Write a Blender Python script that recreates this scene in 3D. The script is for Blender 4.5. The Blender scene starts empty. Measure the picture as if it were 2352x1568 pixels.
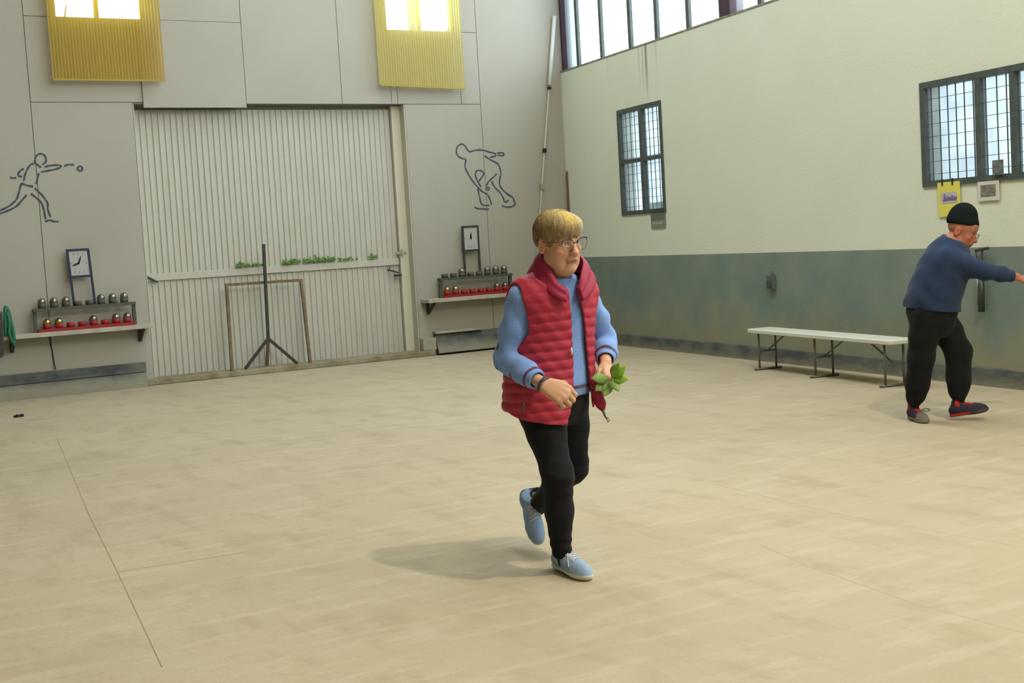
import bpy, math, random
import numpy as np
from mathutils import Vector, Matrix

# ------------------------------------------------------------------ camera, sky, lights, exposure
SC = bpy.context.scene
COL = SC.collection
YAW, PITCH, ROLL, FPX, CAM_H = 0.5207, -0.0770, -0.0590, 3000.0, 1.5
cam_data = bpy.data.cameras.new('camera')
cam_data.sensor_width = 36.0
cam_data.lens = FPX / 2352.0 * 36.0
cam_data.clip_end = 200.0
cam = bpy.data.objects.new('camera', cam_data)
COL.objects.link(cam)
_f = Vector((math.sin(YAW) * math.cos(PITCH), math.cos(YAW) * math.cos(PITCH), math.sin(PITCH)))
_r = Vector((math.cos(YAW), -math.sin(YAW), 0.0))
_u = _r.cross(_f)
_r2 = _r * math.cos(ROLL) + _u * math.sin(ROLL)
_u2 = -_r * math.sin(ROLL) + _u * math.cos(ROLL)
cam.matrix_world = Matrix(((_r2.x, _u2.x, -_f.x, 0.0), (_r2.y, _u2.y, -_f.y, 0.0), (_r2.z, _u2.z, -_f.z, CAM_H), (0, 0, 0, 1)))
SC.camera = cam

world = bpy.data.worlds.new('overcast_sky')
SC.world = world
world.use_nodes = True
_bg = world.node_tree.nodes['Background']
_bg.inputs['Color'].default_value = (0.76, 0.89, 1.0, 1.0)
_bg.inputs['Strength'].default_value = 7.0

def lamp(name, kind, loc, energy, color=(1, 1, 1), radius=0.1, size=(1, 1), rot=(0, 0, 0)):
    d = bpy.data.lights.new(name, kind)
    d.energy = energy
    d.color = color
    if kind == 'AREA':
        d.shape = 'RECTANGLE'
        d.size, d.size_y = size
    else:
        d.shadow_soft_size = radius
    o = bpy.data.objects.new(name, d)
    o.location = loc
    o.rotation_euler = rot
    COL.objects.link(o)
    return o

# the hall's hung lamp and two added soft fills (all above the frame)
lamp('hall_lamp', 'POINT', (4.60, 1.55, 7.0), 1040, (1.0, 0.89, 0.66), 0.12)
lamp('fill_light', 'AREA', (6.3, 9.8, 8.2), 450, (0.92, 1.0, 1.08), size=(1.5, 11.0))
lamp('fill_light', 'AREA', (4.4, -3.0, 8.2), 110, (0.92, 1.0, 1.09), size=(3.0, 6.0))

SC.view_settings.view_transform = 'Standard'
SC.view_settings.look = 'None'
SC.view_settings.gamma = 1.0
SC.view_settings.exposure = 0.0
SC.view_settings.use_curve_mapping = False

# ------------------------------------------------------------------ helpers
random.seed(7)
RNG = np.random.default_rng(11)

def lin(r, g, b):
    def c(v):
        v /= 255.0
        return v / 12.92 if v <= 0.04045 else ((v + 0.055) / 1.055) ** 2.4
    return (c(r), c(g), c(b), 1.0)

def tag(o, label=None, cat=None, group=None, kind=None):
    if label: o['label'] = label
    if cat: o['category'] = cat
    if group: o['group'] = group
    if kind: o['kind'] = kind
    return o

def empty(name, loc=(0, 0, 0), rz=0.0, label=None, cat=None, group=None, kind=None):
    o = bpy.data.objects.new(name, None)
    o.empty_display_size = 0.1
    o.location = loc
    o.rotation_euler = (0, 0, rz)
    COL.objects.link(o)
    return tag(o, label, cat, group, kind)

def copy_tree(o, parent=None):
    c = o.copy()
    COL.objects.link(c)
    if parent is not None:
        c.parent = parent
    for ch in list(o.children):
        copy_tree(ch, c)
    return c

class MB:
    """collects boxes, tubes and sheets; build() links them as one mesh object"""
    def __init__(self):
        self.v, self.f = [], []
    def add(self, vs, fs):
        n = len(self.v)
        self.v += [tuple(map(float, p)) for p in vs]
        self.f += [tuple(int(i) + n for i in q) for q in fs]
        return self
    def box(self, x0, x1, y0, y1, z0, z1):
        vs = [(x, y, z) for x in (x0, x1) for y in (y0, y1) for z in (z0, z1)]
        return self.add(vs, [(0, 1, 3, 2), (4, 6, 7, 5), (0, 4, 5, 1), (2, 3, 7, 6), (0, 2, 6, 4), (1, 5, 7, 3)])
    def hull8(self, vs):
        return self.add(vs, [(0, 1, 3, 2), (4, 6, 7, 5), (0, 4, 5, 1), (2, 3, 7, 6), (0, 2, 6, 4), (1, 5, 7, 3)])
    def tube(self, pts, r, n=8, caps=True, flat=None):
        P = [Vector(p) for p in pts]
        rs = r if isinstance(r, (list, tuple)) else [r] * len(P)
        ref = Vector((0, 0, 1)) if abs((P[-1] - P[0]).normalized().z) < 0.9 else Vector((1, 0, 0))
        vs, fs = [], []
        for i, p in enumerate(P):
            t = (P[min(i + 1, len(P) - 1)] - P[max(i - 1, 0)]).normalized()
            a = t.cross(ref)
            if a.length < 1e-4: a = t.cross(Vector((0, 1, 0)))
            a.normalize()
            b = a.cross(t).normalized()
            for k in range(n):
                q = 2 * math.pi * k / n
                o = a * math.cos(q) * rs[i] + b * math.sin(q) * rs[i]
                if flat:
                    fn = Vector(flat[0]); o = o - fn * o.dot(fn) * (1 - flat[1])
                vs.append(p + o)
        for i in range(len(P) - 1):
            for k in range(n):
                k2 = (k + 1) % n
                fs.append((i * n + k, i * n + k2, (i + 1) * n + k2, (i + 1) * n + k))
        if caps:
            fs.append(tuple(range(n - 1, -1, -1)))
            fs.append(tuple((len(P) - 1) * n + k for k in range(n)))
        return self.add(vs, fs)
    def bar(self, a, b, w, d=None):
        """square bar from a to b"""
        d = d or w
        a, b = Vector(a), Vector(b)
        t = (b - a).normalized()
        ref = Vector((0, 1, 0)) if abs(t.y) < 0.9 else Vector((0, 0, 1))
        s = t.cross(ref).normalized(); u = s.cross(t).normalized()
        vs = []
        for p in (a, b):
            for i in (-1, 1):
                for j in (-1, 1):
                    vs.append(p + s * i * w / 2 + u * j * d / 2)
        return self.hull8(vs)
    def lathe(self, prof, n=20, c=(0, 0, 0)):
        vs, fs = [], []
        for r, z in prof:
            for k in range(n):
                q = 2 * math.pi * k / n
                vs.append((c[0] + r * math.cos(q), c[1] + r * math.sin(q), c[2] + z))
        for i in range(len(prof) - 1):
            for k in range(n):
                k2 = (k + 1) % n
                fs.append((i * n + k, i * n + k2, (i + 1) * n + k2, (i + 1) * n + k))
        return self.add(vs, fs)
    def build(self, name, mat, parent=None, smooth=False, bevel=0.0, kind=None, label=None):
        me = bpy.data.meshes.new(name)
        me.from_pydata(self.v, [], self.f)
        me.validate()
        return link_mesh(name, me, mat, parent, smooth, bevel, kind, label)

def link_mesh(name, me, mat, parent=None, smooth=False, bevel=0.0, kind=None, label=None):
    if mat: me.materials.append(mat)
    if smooth: me.polygons.foreach_set('use_smooth', [True] * len(me.polygons))
    o = bpy.data.objects.new(name, me)
    COL.objects.link(o)
    if parent is not None: o.parent = parent
    if bevel:
        m = o.modifiers.new('bevel', 'BEVEL'); m.width = bevel; m.segments = 2; m.limit_method = 'ANGLE'
    if kind: o['kind'] = kind
    if label: o['label'] = label
    return o

def catmull(pts, n=6):
    P = [np.array(p, float) for p in pts]
    P = [2 * P[0] - P[1]] + P + [2 * P[-1] - P[-2]]
    out = []
    for i in range(1, len(P) - 2):
        for k in range(n):
            t = k / n
            out.append(0.5 * (2 * P[i] + (P[i + 1] - P[i - 1]) * t + (2 * P[i - 1] - 5 * P[i] + 4 * P[i + 1] - P[i + 2]) * t * t + (3 * P[i] - P[i - 1] - 3 * P[i + 1] + P[i + 2]) * t ** 3))
    out.append(P[-2])
    return out

# ------------------------------------------------------------------ materials
def mat(name, color, rough=0.8, metal=0.0, noise=None, bump=None, spec=0.3, attr=False, sheen=0.0, stretch=(1, 1, 1)):
    """noise = (scale, amount, second colour); bump = (scale, strength)"""
    m = bpy.data.materials.new(name)
    m.use_nodes = True
    nt = m.node_tree; N = nt.nodes; L = nt.links
    b = N['Principled BSDF']
    b.inputs['Roughness'].default_value = rough
    b.inputs['Metallic'].default_value = metal
    b.inputs['Specular IOR Level'].default_value = spec
    if sheen: b.inputs['Sheen Weight'].default_value = sheen
    tc = N.new('ShaderNodeTexCoord')
    mp = N.new('ShaderNodeMapping'); mp.inputs['Scale'].default_value = stretch
    L.new(tc.outputs['Object'], mp.inputs['Vector'])
    src = None
    if attr:
        a = N.new('ShaderNodeVertexColor'); a.layer_name = 'Col'
        src = a.outputs['Color']
    if noise:
        t = N.new('ShaderNodeTexNoise'); t.inputs['Scale'].default_value = noise[0]; t.inputs['Detail'].default_value = 5.0
        L.new(mp.outputs['Vector'], t.inputs['Vector'])
        r = N.new('ShaderNodeMapRange'); r.inputs['From Min'].default_value = 0.35; r.inputs['From Max'].default_value = 0.68
        r.inputs['To Max'].default_value = noise[1]
        L.new(t.outputs['Fac'], r.inputs['Value'])
        x = N.new('ShaderNodeMix'); x.data_type = 'RGBA'
        L.new(r.outputs['Result'], x.inputs['Factor'])
        if src is None: x.inputs['A'].default_value = color
        else: L.new(src, x.inputs['A'])
        x.inputs['B'].default_value = noise[2]
        src = x.outputs['Result']
    if src is None: b.inputs['Base Color'].default_value = color
    else: L.new(src, b.inputs['Base Color'])
    if bump:
        t = N.new('ShaderNodeTexNoise'); t.inputs['Scale'].default_value = bump[0]; t.inputs['Detail'].default_value = 6.0
        L.new(mp.outputs['Vector'], t.inputs['Vector'])
        bp = N.new('ShaderNodeBump'); bp.inputs['Strength'].default_value = bump[1]; bp.inputs['Distance'].default_value = 0.02
        L.new(t.outputs['Fac'], bp.inputs['Height']); L.new(bp.outputs['Normal'], b.inputs['Normal'])
    return m

def glass_mat(name, tint, clear, frost=(0.9, 0.93, 0.95, 1), noise=None):
    """pane: partly clear, partly frosted (lets light through scattered)"""
    m = bpy.data.materials.new(name); m.use_nodes = True
    nt = m.node_tree; N = nt.nodes; L = nt.links
    for n in list(N):
        if n.type != 'OUTPUT_MATERIAL': N.remove(n)
    out = [n for n in N if n.type == 'OUTPUT_MATERIAL'][0]
    tr = N.new('ShaderNodeBsdfTransparent'); tr.inputs['Color'].default_value = tint
    tl = N.new('ShaderNodeBsdfTranslucent'); tl.inputs['Color'].default_value = frost
    df = N.new('ShaderNodeBsdfDiffuse'); df.inputs['Color'].default_value = frost
    a = N.new('ShaderNodeMixShader'); a.inputs[0].default_value = 0.25
    L.new(tl.outputs[0], a.inputs[1]); L.new(df.outputs[0], a.inputs[2])
    b = N.new('ShaderNodeMixShader'); b.inputs[0].default_value = clear
    L.new(a.outputs[0], b.inputs[1]); L.new(tr.outputs[0], b.inputs[2])
    if noise:
        tc = N.new('ShaderNodeTexCoord'); t = N.new('ShaderNodeTexNoise'); t.inputs['Scale'].default_value = noise[0]
        L.new(tc.outputs['Object'], t.inputs['Vector'])
        r = N.new('ShaderNodeMapRange'); r.inputs['From Min'].default_value = 0.35; r.inputs['From Max'].default_value = 0.65
        r.inputs['To Min'].default_value = max(0, clear - noise[1]); r.inputs['To Max'].default_value = min(1, clear + noise[1])
        L.new(t.outputs['Fac'], r.inputs['Value']); L.new(r.outputs['Result'], b.inputs[0])
    L.new(b.outputs[0], out.inputs['Surface'])
    return m

M_STEEL_DARK = mat('dark_steel', lin(52, 54, 50), 0.6, 0.2, noise=(30, 0.5, lin(80, 78, 66)))
M_FRAME = mat('window_frame_paint', lin(70, 80, 80), 0.6, 0.1, noise=(12, 0.6, lin(96, 98, 88)))
M_BLACK = mat('black_paint', lin(34, 34, 46), 0.5)
M_NAVY = mat('navy_steel', lin(36, 38, 66), 0.5)
M_WHITE_TUBE = mat('white_tube', lin(214, 216, 208), 0.5)
M_BLACK_PLASTIC = mat('black_plastic', lin(28, 30, 28), 0.5)
M_CLEAR = glass_mat('clear_pane', (0.96, 0.98, 0.98, 1), 0.92)
M_FROST = glass_mat('frosted_pane', (0.90, 0.95, 0.96, 1), 0.37, (0.118, 0.120, 0.118, 1), noise=(2.5, 0.05))
M_MILKY = glass_mat('milky_pane', (0.85, 0.9, 0.95, 1), 0.40, (0.16, 0.165, 0.165, 1))

# ------------------------------------------------------------------ the setting
YB = 16.04                                   # the end wall stands at this Y
NR = Vector((0.9917, -0.1290, 0)); TR = Vector((0.1290, 0.9917, 0)); DR = 8.11   # the right wall: outward normal, direction, distance
RZ = math.atan2(TR.y, TR.x)
def on_right(s, out=0.0, z=0.0):
    p = NR * (DR - out) + TR * s
    return (p.x, p.y, z)
S_CORNER = 17.33

# sandy floor
def floor_material():
    m = bpy.data.materials.new('packed_sand'); m.use_nodes = True
    nt = m.node_tree; N = nt.nodes; L = nt.links; b = N['Principled BSDF']
    b.inputs['Roughness'].default_value = 0.95; b.inputs['Specular IOR Level'].default_value = 0.1
    tc = N.new('ShaderNodeTexCoord')
    def noise(scale, stretch, rot=0.0, detail=6.0, rough=0.6):
        mp = N.new('ShaderNodeMapping'); mp.inputs['Scale'].default_value = stretch; mp.inputs['Rotation'].default_value = (0, 0, rot)
        L.new(tc.outputs['Object'], mp.inputs['Vector'])
        t = N.new('ShaderNodeTexNoise'); t.inputs['Scale'].default_value = scale; t.inputs['Detail'].default_value = detail; t.inputs['Roughness'].default_value = rough
        L.new(mp.outputs['Vector'], t.inputs['Vector'])
        return t.outputs['Fac']
    def ramp(fac, lo, hi, amt):
        r = N.new('ShaderNodeMapRange'); r.inputs['From Min'].default_value = lo; r.inputs['From Max'].default_value = hi; r.inputs['To Max'].default_value = amt
        L.new(fac, r.inputs['Value']); return r.outputs['Result']
    def mixc(fac, a, c):
        x = N.new('ShaderNodeMix'); x.data_type = 'RGBA'
        L.new(fac, x.inputs['Factor'])
        if isinstance(a, tuple): x.inputs['A'].default_value = a
        else: L.new(a, x.inputs['A'])
        x.inputs['B'].default_value = c
        return x.outputs['Result']
    c = mixc(ramp(noise(0.55, (1, 1, 1)), 0.35, 0.7, 0.9), lin(177, 164, 139), lin(166, 153, 127))
    c = mixc(ramp(noise(4.5, (1.0, 0.35, 1), 0.25), 0.5, 0.75, 0.6), c, lin(151, 138, 110))
    c = mixc(ramp(noise(7.0, (0.25, 1.4, 1), 1.75), 0.5, 0.8, 0.55), c, lin(190, 182, 162))
    c = mixc(ramp(noise(38.0, (1, 1, 1), 0.3, 8.0, 0.7), 0.52, 0.75, 0.35), c, lin(168, 148, 108))
    L.new(c, b.inputs['Base Color'])
    bp = N.new('ShaderNodeBump'); bp.inputs['Strength'].default_value = 0.35; bp.inputs['Distance'].default_value = 0.012
    L.new(noise(26.0, (1, 1, 1), 0.0, 9.0, 0.7), bp.inputs['Height']); L.new(bp.outputs['Normal'], b.inputs['Normal'])
    return m
fl = MB().box(-9.0, 11.2, -9.0, 16.4, -0.25, 0.0).build('floor', floor_material()); tag(fl, kind='structure')

M_WALL_WHITE = mat('painted_board', lin(162, 158, 145), 0.75, noise=(0.9, 0.5, lin(154, 149, 135)), bump=(60, 0.05))
M_GROOVE = mat('panel_joint', lin(120, 120, 112), 0.9)
M_PLASTER = mat('plaster', lin(205, 202, 190), 0.9, noise=(2.2, 0.5, lin(196, 192, 176)), bump=(35, 0.12))

# end wall: a dark-jointed backing and the painted panels standing proud of it
def slab_with_holes(us, vs, holes, fn, thick):
    """cells of a (u, v) grid without those inside a hole, as boxes given thickness by fn(u, v, d)"""
    mb = MB()
    for i in range(len(us) - 1):
        for j in range(len(vs) - 1):
            cu, cv = (us[i] + us[i + 1]) / 2, (vs[j] + vs[j + 1]) / 2
            if any(a < cu < b and c < cv < d for a, b, c, d in holes): continue
            mb.hull8([fn(u, v, d) for u in (us[i], us[i + 1]) for v in (vs[j], vs[j + 1]) for d in (0, thick)])
    return mb
DOOR = (4.12, 7.75, -1, 3.41)
WIN_L = (3.31, 4.36, 4.42, 6.2)
WIN_R = (7.565, 8.62, 4.39, 6.2)
wb_us = [-9.0, 3.31, 4.12, 4.36, 7.565, 7.75, 8.62, 10.35]
wb_vs = [0.0, 3.41, 4.39, 4.42, 6.2, 8.6]
wall_back = slab_with_holes(wb_us, wb_vs, [DOOR, WIN_L, WIN_R], lambda u, v, d: (u, YB + 0.012 + d, v), 0.24).build('wall_back', M_GROOVE)
tag(wall_back, kind='structure')
def panel(x0, x1, z0, z1, proud=0.0):
    g = 0.004
    return MB().box(x0 + g, x1 - g, YB - proud, YB + 0.014, z0 + g, z1 - g).build('panel', M_WALL_WHITE, wall_back)
for x0, x1, z0, z1 in [(-9.0, -2.0, 0, 8.6), (-2.0, -0.75, 0, 8.6), (-0.75, 0.5, 0, 8.6), (0.5, 1.72, 0, 8.6), (1.72, 2.945, 0, 8.6),
                       (2.945, 4.12, 0, 3.43), (2.945, 4.25, 3.43, 4.42), (2.945, 3.31, 4.42, 6.2), (4.36, 5.55, 4.42, 6.2), (2.945, 5.55, 6.2, 8.6),
                       (4.25, 5.55, 3.43, 4.42), (5.55, 6.85, 3.41, 6.2), (5.55, 6.85, 6.2, 8.6), (6.85, 7.565, 3.41, 6.2), (7.565, 7.655, 3.41, 4.39), (7.655, 8.62, 3.41, 4.39),
                       (7.75, 8.92, 0, 3.41), (8.62, 8.92, 3.41, 4.39), (8.62, 8.92, 4.39, 6.2), (6.85, 8.92, 6.2, 8.6), (8.92, 10.35, 0, 8.6)]:
    panel(x0, x1, z0, z1)
panel(4.245, 5.545, 3.36, 4.42, 0.018)        # the board over the door that hangs a little lower

def window_frame(mb, x0, x1, z0, z1, y, xs, w=0.05):
    for x in [x0, *xs, x1]: mb.box(x - w / 2, x + w / 2, y - 0.03, y + 0.03, z0, z1)
    for z in (z0, z1): mb.box(x0, x1, y - 0.03, y + 0.03, z - w / 2, z + w / 2)
M_YELLOW_FRAME = mat('pale_frame', lin(190, 180, 120), 0.7)
for nme, W, mids in (('window_1', WIN_L, [3.812]), ('window_2', WIN_R, [8.1])):
    w_ = empty(nme, ((W[0] + W[1]) / 2, YB + 0.15, W[2]), kind='structure')
    ox = -(W[0] + W[1]) / 2
    mb = MB(); window_frame(mb, W[0] + ox, W[1] + ox, 0.0, W[3] - W[2], 0, [m + ox for m in mids])
    mb.build('frame', M_YELLOW_FRAME, w_)
    xs = [W[0]] + mids + [W[1]]
    for a, b in zip(xs, xs[1:]):
        MB().box(a + ox + 0.025, b + ox - 0.025, -0.003, 0.003, 0.025, W[3] - W[2] - 0.025).build('pane', M_CLEAR, w_)

# right wall with its three openings
CLER = (-6.0, 17.28, 3.865, 6.4)
WIN_A = (14.36, 15.54, 1.74, 3.125)
WIN_B = (7.22, 9.605, 1.76, 2.70)
def right_wall_material():
    m = mat('cream_plaster', lin(214, 219, 200), 0.9, noise=(1.3, 0.45, lin(206, 212, 192)), bump=(40, 0.15))
    nt = m.node_tree; N = nt.nodes; L = nt.links; b = N['Principled BSDF']
    old = b.inputs['Base Color'].links[0].from_socket
    tc = N.new('ShaderNodeTexCoord'); sp = N.new('ShaderNodeSeparateXYZ'); L.new(tc.outputs['Object'], sp.inputs[0])
    # worn grey dado paint up to 1.2 m with a dusty foot
    nz = N.new('ShaderNodeTexNoise'); nz.inputs['Scale'].default_value = 2.0; nz.inputs['Detail'].default_value = 6; L.new(tc.outputs['Object'], nz.inputs['Vector'])
    grey = N.new('ShaderNodeMix'); grey.data_type = 'RGBA'; grey.inputs['A'].default_value = lin(112, 130, 122); grey.inputs['B'].default_value = lin(126, 138, 126)
    r1 = N.new('ShaderNodeMapRange'); r1.inputs['From Min'].default_value = 0.35; r1.inputs['From Max'].default_value = 0.65; L.new(nz.outputs['Fac'], r1.inputs['Value']); L.new(r1.outputs[0], grey.inputs['Factor'])
    dust = N.new('ShaderNodeMix'); dust.data_type = 'RGBA'; dust.inputs['B'].default_value = lin(146, 142, 112)
    ad = N.new('ShaderNodeMath'); ad.operation = 'MULTIPLY_ADD'; ad.inputs[1].default_value = 0.9; L.new(nz.outputs['Fac'], ad.inputs[0]); 
    ng = N.new('ShaderNodeMath'); ng.operation = 'MULTIPLY'; ng.inputs[1].default_value = -1.0; L.new(sp.outputs['Z'], ng.inputs[0]); L.new(ng.outputs[0], ad.inputs[2])
    r2 = N.new('ShaderNodeMapRange'); r2.inputs['From Min'].default_value = -0.25; r2.inputs['From Max'].default_value = 0.3; r2.inputs['To Max'].default_value = 0.75; L.new(ad.outputs[0], r2.inputs['Value'])
    L.new(r2.outputs[0], dust.inputs['Factor']); L.new(grey.outputs['Result'], dust.inputs['A'])
    gt = N.new('ShaderNodeMath'); gt.operation = 'LESS_THAN'; gt.inputs[1].default_value = 1.203; L.new(sp.outputs['Z'], gt.inputs[0])
    mx = N.new('ShaderNodeMix'); mx.data_type = 'RGBA'; L.new(gt.outputs[0], mx.inputs['Factor']); L.new(old, mx.inputs['A']); L.new(dust.outputs['Result'], mx.inputs['B'])
    # rain streaks that ran down from the sill of the high window
    st = N.new('ShaderNodeMapping'); st.inputs['Scale'].default_value = (1, 1, 1)
    last = mx.outputs['Result']
    for s0, wd, z0, amt in ((14.69, 0.045, 3.13, 0.85), (14.78, 0.022, 3.2, 0.45), (14.43, 0.022, 3.45, 0.45), (14.88, 0.035, 3.3, 0.3), (15.75, 0.03, 3.5, 0.2)):
        d = N.new('ShaderNodeMath'); d.operation = 'SUBTRACT'; d.inputs[1].default_value = s0; L.new(sp.outputs['X'], d.inputs[0])
        e = N.new('ShaderNodeMath'); e.operation = 'ABSOLUTE'; L.new(d.outputs[0], e.inputs[0])
        r = N.new('ShaderNodeMapRange'); r.inputs['From Min'].default_value = wd; r.inputs['From Max'].default_value = 0.0; r.inputs['To Max'].default_value = amt; L.new(e.outputs[0], r.inputs['Value'])
        zz = N.new('ShaderNodeMapRange'); zz.inputs['From Min'].default_value = z0; zz.inputs['From Max'].default_value = z0 + 0.5; L.new(sp.outputs['Z'], zz.inputs['Value'])
        mu = N.new('ShaderNodeMath'); mu.operation = 'MULTIPLY'; L.new(r.outputs[0], mu.inputs[0]); L.new(zz.outputs[0], mu.inputs[1])
        x = N.new('ShaderNodeMix'); x.data_type = 'RGBA'; x.inputs['B'].default_value = lin(104, 104, 88); L.new(mu.outputs[0], x.inputs['Factor']); L.new(last, x.inputs['A'])
        last = x.outputs['Result']
    L.new(last, b.inputs['Base Color'])
    return m
wr_us = [-8.5, -6.0, 7.22, 9.605, 14.36, 15.54, 17.28, 17.6]
wr_vs = [0.0, 1.74, 1.76, 2.70, 3.125, 3.865, 6.4, 8.6]
wr = slab_with_holes(wr_us, wr_vs, [CLER, WIN_A, WIN_B], lambda u, v, d: (u, -d, v), 0.22).build('wall_right', right_wall_material())
wr.location = on_right(0); wr.rotation_euler = (0, 0, RZ); tag(wr, kind='structure')
def right_root(name, s, z=0.0, out=0.0, **kw):
    return empty(name, on_right(s, out, z), RZ, **kw)

# high strip of windows
w3 = right_root('window_3', 13.0, 3.865, kind='structure')
M_PURPLE = mat('purple_brown_paint', lin(66, 48, 56), 0.6)
mulls = [(16.745, 0.07), (16.015, 0.07), (15.19, 0.08), (14.49, 0.075), (13.72, 0.075), (12.19, 0.08), (11.4, 0.08), (10.6, 0.08), (9.8, 0.08), (8.2, 0.08), (7.4, 0.08), (6.6, 0.08), (5.8, 0.08), (5.0, 0.08)]
edges = sorted([m[0] for m in mulls] + [17.24, 12.97, 12.735, 4.2])
for s0, wd in mulls:
    MB().box(s0 - 13 - wd / 2, s0 - 13 + wd / 2, -0.09, -0.05, 0.0, 2.53).build('mullion', M_FRAME, w3)
MB().box(17.24 - 13 - 0.06, 17.28 - 13, -0.14, -0.03, 0.0, 2.53).build('mullion', M_PURPLE, w3)
MB().box(12.735 - 13, 12.97 - 13, -0.2, -0.02, 0.0, 2.53).build('post', M_PURPLE, w3, label='thick purple-brown post')
MB().box(8.95 - 13, 9.2 - 13, -0.2, -0.02, 0.0, 2.53).build('post', M_PURPLE, w3, label='thick purple-brown post')
for i, (a, b) in enumerate(zip(edges[:-1], edges[1:])):
    if abs(a - 12.735) < 0.01: continue
    MB().box(a - 13 + 0.02, b - 13 - 0.02, -0.10, -0.092, 0.0, 2.53).build('pane', M_MILKY if b > 17 else M_CLEAR, w3)
MB().box(-6.0 - 13, 17.28 - 13, -0.22, 0.005, -0.012, 0.012).build('sill', mat('weathered_sill', lin(150, 152, 138), 0.9, noise=(9, 0.9, lin(92, 98, 84))), w3)

# two framed windows with wire guards
def wired_window(name, s0, s1, z0, z1, mids, rail, cols, rows):
    r = right_root(name, s0, z0, kind='structure')
    W, H = s1 - s0, z1 - z0
    fw = 0.055
    f = MB()
    f.box(0, fw, -0.07, 0.015, 0, H).box(W - fw, W, -0.07, 0.015, 0, H).box(fw, W - fw, -0.07, 0.015, 0, fw).box(fw, W - fw, -0.07, 0.015, H - fw, H)
    f.build('frame', M_FRAME, r)
    for m_ in mids:
        MB().box(m_ - s0 - 0.03, m_ - s0 + 0.03, -0.06, 0.012, fw, H - fw).build('mullion', M_FRAME, r)
    if rail:
        MB().box(fw, W - fw, -0.055, 0.008, rail - z0 - 0.025, rail - z0 + 0.025).build('rail', M_FRAME, r)
    xs = [0.0] + [m_ - s0 for m_ in mids] + [W]
    zs = [0.0] + ([rail - z0] if rail else []) + [H]
    for a, b in zip(xs, xs[1:]):
        for c, d in zip(zs, zs[1:]):
            MB().box(a + 0.02, b - 0.02, -0.036, -0.030, c + 0.02, d - 0.02).build('pane', M_FROST, r)
    g = MB()
    for c in cols: g.bar((c - s0, -0.012, fw), (c - s0, -0.012, H - fw), 0.008)
    for c in rows: g.bar((fw, -0.016, c - z0), (W - fw, -0.016, c - z0), 0.0045)
    g.build('wire_guard', M_FRAME, r, kind='stuff')
    return r
wA = wired_window('window_4', 14.36, 15.54, 1.74, 3.125, [14.91], 2.44,
             [14.50, 14.61, 14.72, 14.83, 14.985, 15.10, 15.22, 15.34, 15.45], [1.74 + 0.105 * k for k in range(1, 13)])
wB = wired_window('window_5', 7.22, 9.605, 1.76, 2.70, [7.55, 8.475, 8.882], None,
             [7.3, 7.4, 7.65, 7.76, 7.87, 7.98, 8.09, 8.2, 8.31, 8.42, 8.56, 8.67, 8.80, 8.95, 9.06, 9.165, 9.27, 9.375, 9.48], [1.76 + 0.112 * k for k in range(1, 9)])
# dark picture stuck on the pane
# unseen walls and roof of the hall
tag(MB().box(-9.2, -9.0, -9, 16.3, 0, 8.6).build('wall_left', mat('dim_plaster', lin(120, 116, 108), 0.9)), kind='structure')
tag(MB().box(-9.2, 8.4, -9.2, -9.0, 0, 8.6).build('wall_front', M_PLASTER), kind='structure')
tag(MB().box(-9.2, 11.2, -9.2, 16.4, 8.6, 8.8).build('ceiling', mat('roof_sheet', lin(196, 194, 184), 0.9)), kind='structure')

# kerb boards at the foot of the walls
def kerb_material(name, top, low, zmid):
    m = mat(name, top, 0.9, noise=(5, 0.85, lin(112, 114, 102)), bump=(25, 0.3), stretch=(0.7, 1, 1.3))
    nt = m.node_tree; N = nt.nodes; L = nt.links; b = N['Principled BSDF']
    old = b.inputs['Base Color'].links[0].from_socket
    tc = N.new('ShaderNodeTexCoord'); sp = N.new('ShaderNodeSeparateXYZ'); L.new(tc.outputs['Object'], sp.inputs[0])
    nz = N.new('ShaderNodeTexNoise'); nz.inputs['Scale'].default_value = 6; L.new(tc.outputs['Object'], nz.inputs['Vector'])
    a = N.new('ShaderNodeMath'); a.operation = 'MULTIPLY_ADD'; a.inputs[1].default_value = 0.12; L.new(nz.outputs['Fac'], a.inputs[0]); L.new(sp.outputs['Z'], a.inputs[2])
    r = N.new('ShaderNodeMapRange'); r.inputs['From Min'].default_value = zmid + 0.1; r.inputs['From Max'].default_value = zmid; r.inputs['To Max'].default_value = 0.8; L.new(a.outputs[0], r.inputs['Value'])
    x = N.new('ShaderNodeMix'); x.data_type = 'RGBA'; x.inputs['B'].default_value = low; L.new(r.outputs[0], x.inputs['Factor']); L.new(old, x.inputs['A'])
    L.new(x.outputs['Result'], b.inputs['Base Color'])
    return m
M_KERB = kerb_material('dusty_kerb', lin(70, 76, 80), lin(140, 136, 116), 0.155)
kl = MB()
kl.hull8([(x, y, z) for x in (-9.0, 4.02) for (y, z) in ((YB - 0.05, 0.17), (YB - 0.05, 0.29), (YB, 0.17), (YB, 0.29))])
kl.hull8([(x, y, z) for x in (-9.0, 4.0) for (y, z) in ((YB - 0.16, 0.0), (YB - 0.10, 0.16), (YB, 0.0), (YB, 0.17))])
tag(kl.build('baseboard_left', M_KERB, bevel=0.006), kind='structure')
kr = MB()
kr.hull8([(x + dx, y, z) for x, dx in ((7.96, 0.0), (10.3, 0.0)) for (y, z) in ((YB - 0.17, 0.03), (YB - 0.03, 0.285), (YB - 0.14, 0.02), (YB, 0.28))])
tag(kr.build('baseboard_right', M_KERB, bevel=0.004), kind='structure')
M_CONC = mat('dirty_concrete', lin(150, 142, 118), 0.95, noise=(5, 0.8, lin(112, 98, 70)), bump=(30, 0.3))
M_LEDGE = mat('painted_ledge', lin(176, 172, 150), 0.9, noise=(6, 0.7, lin(140, 134, 108)))
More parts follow.
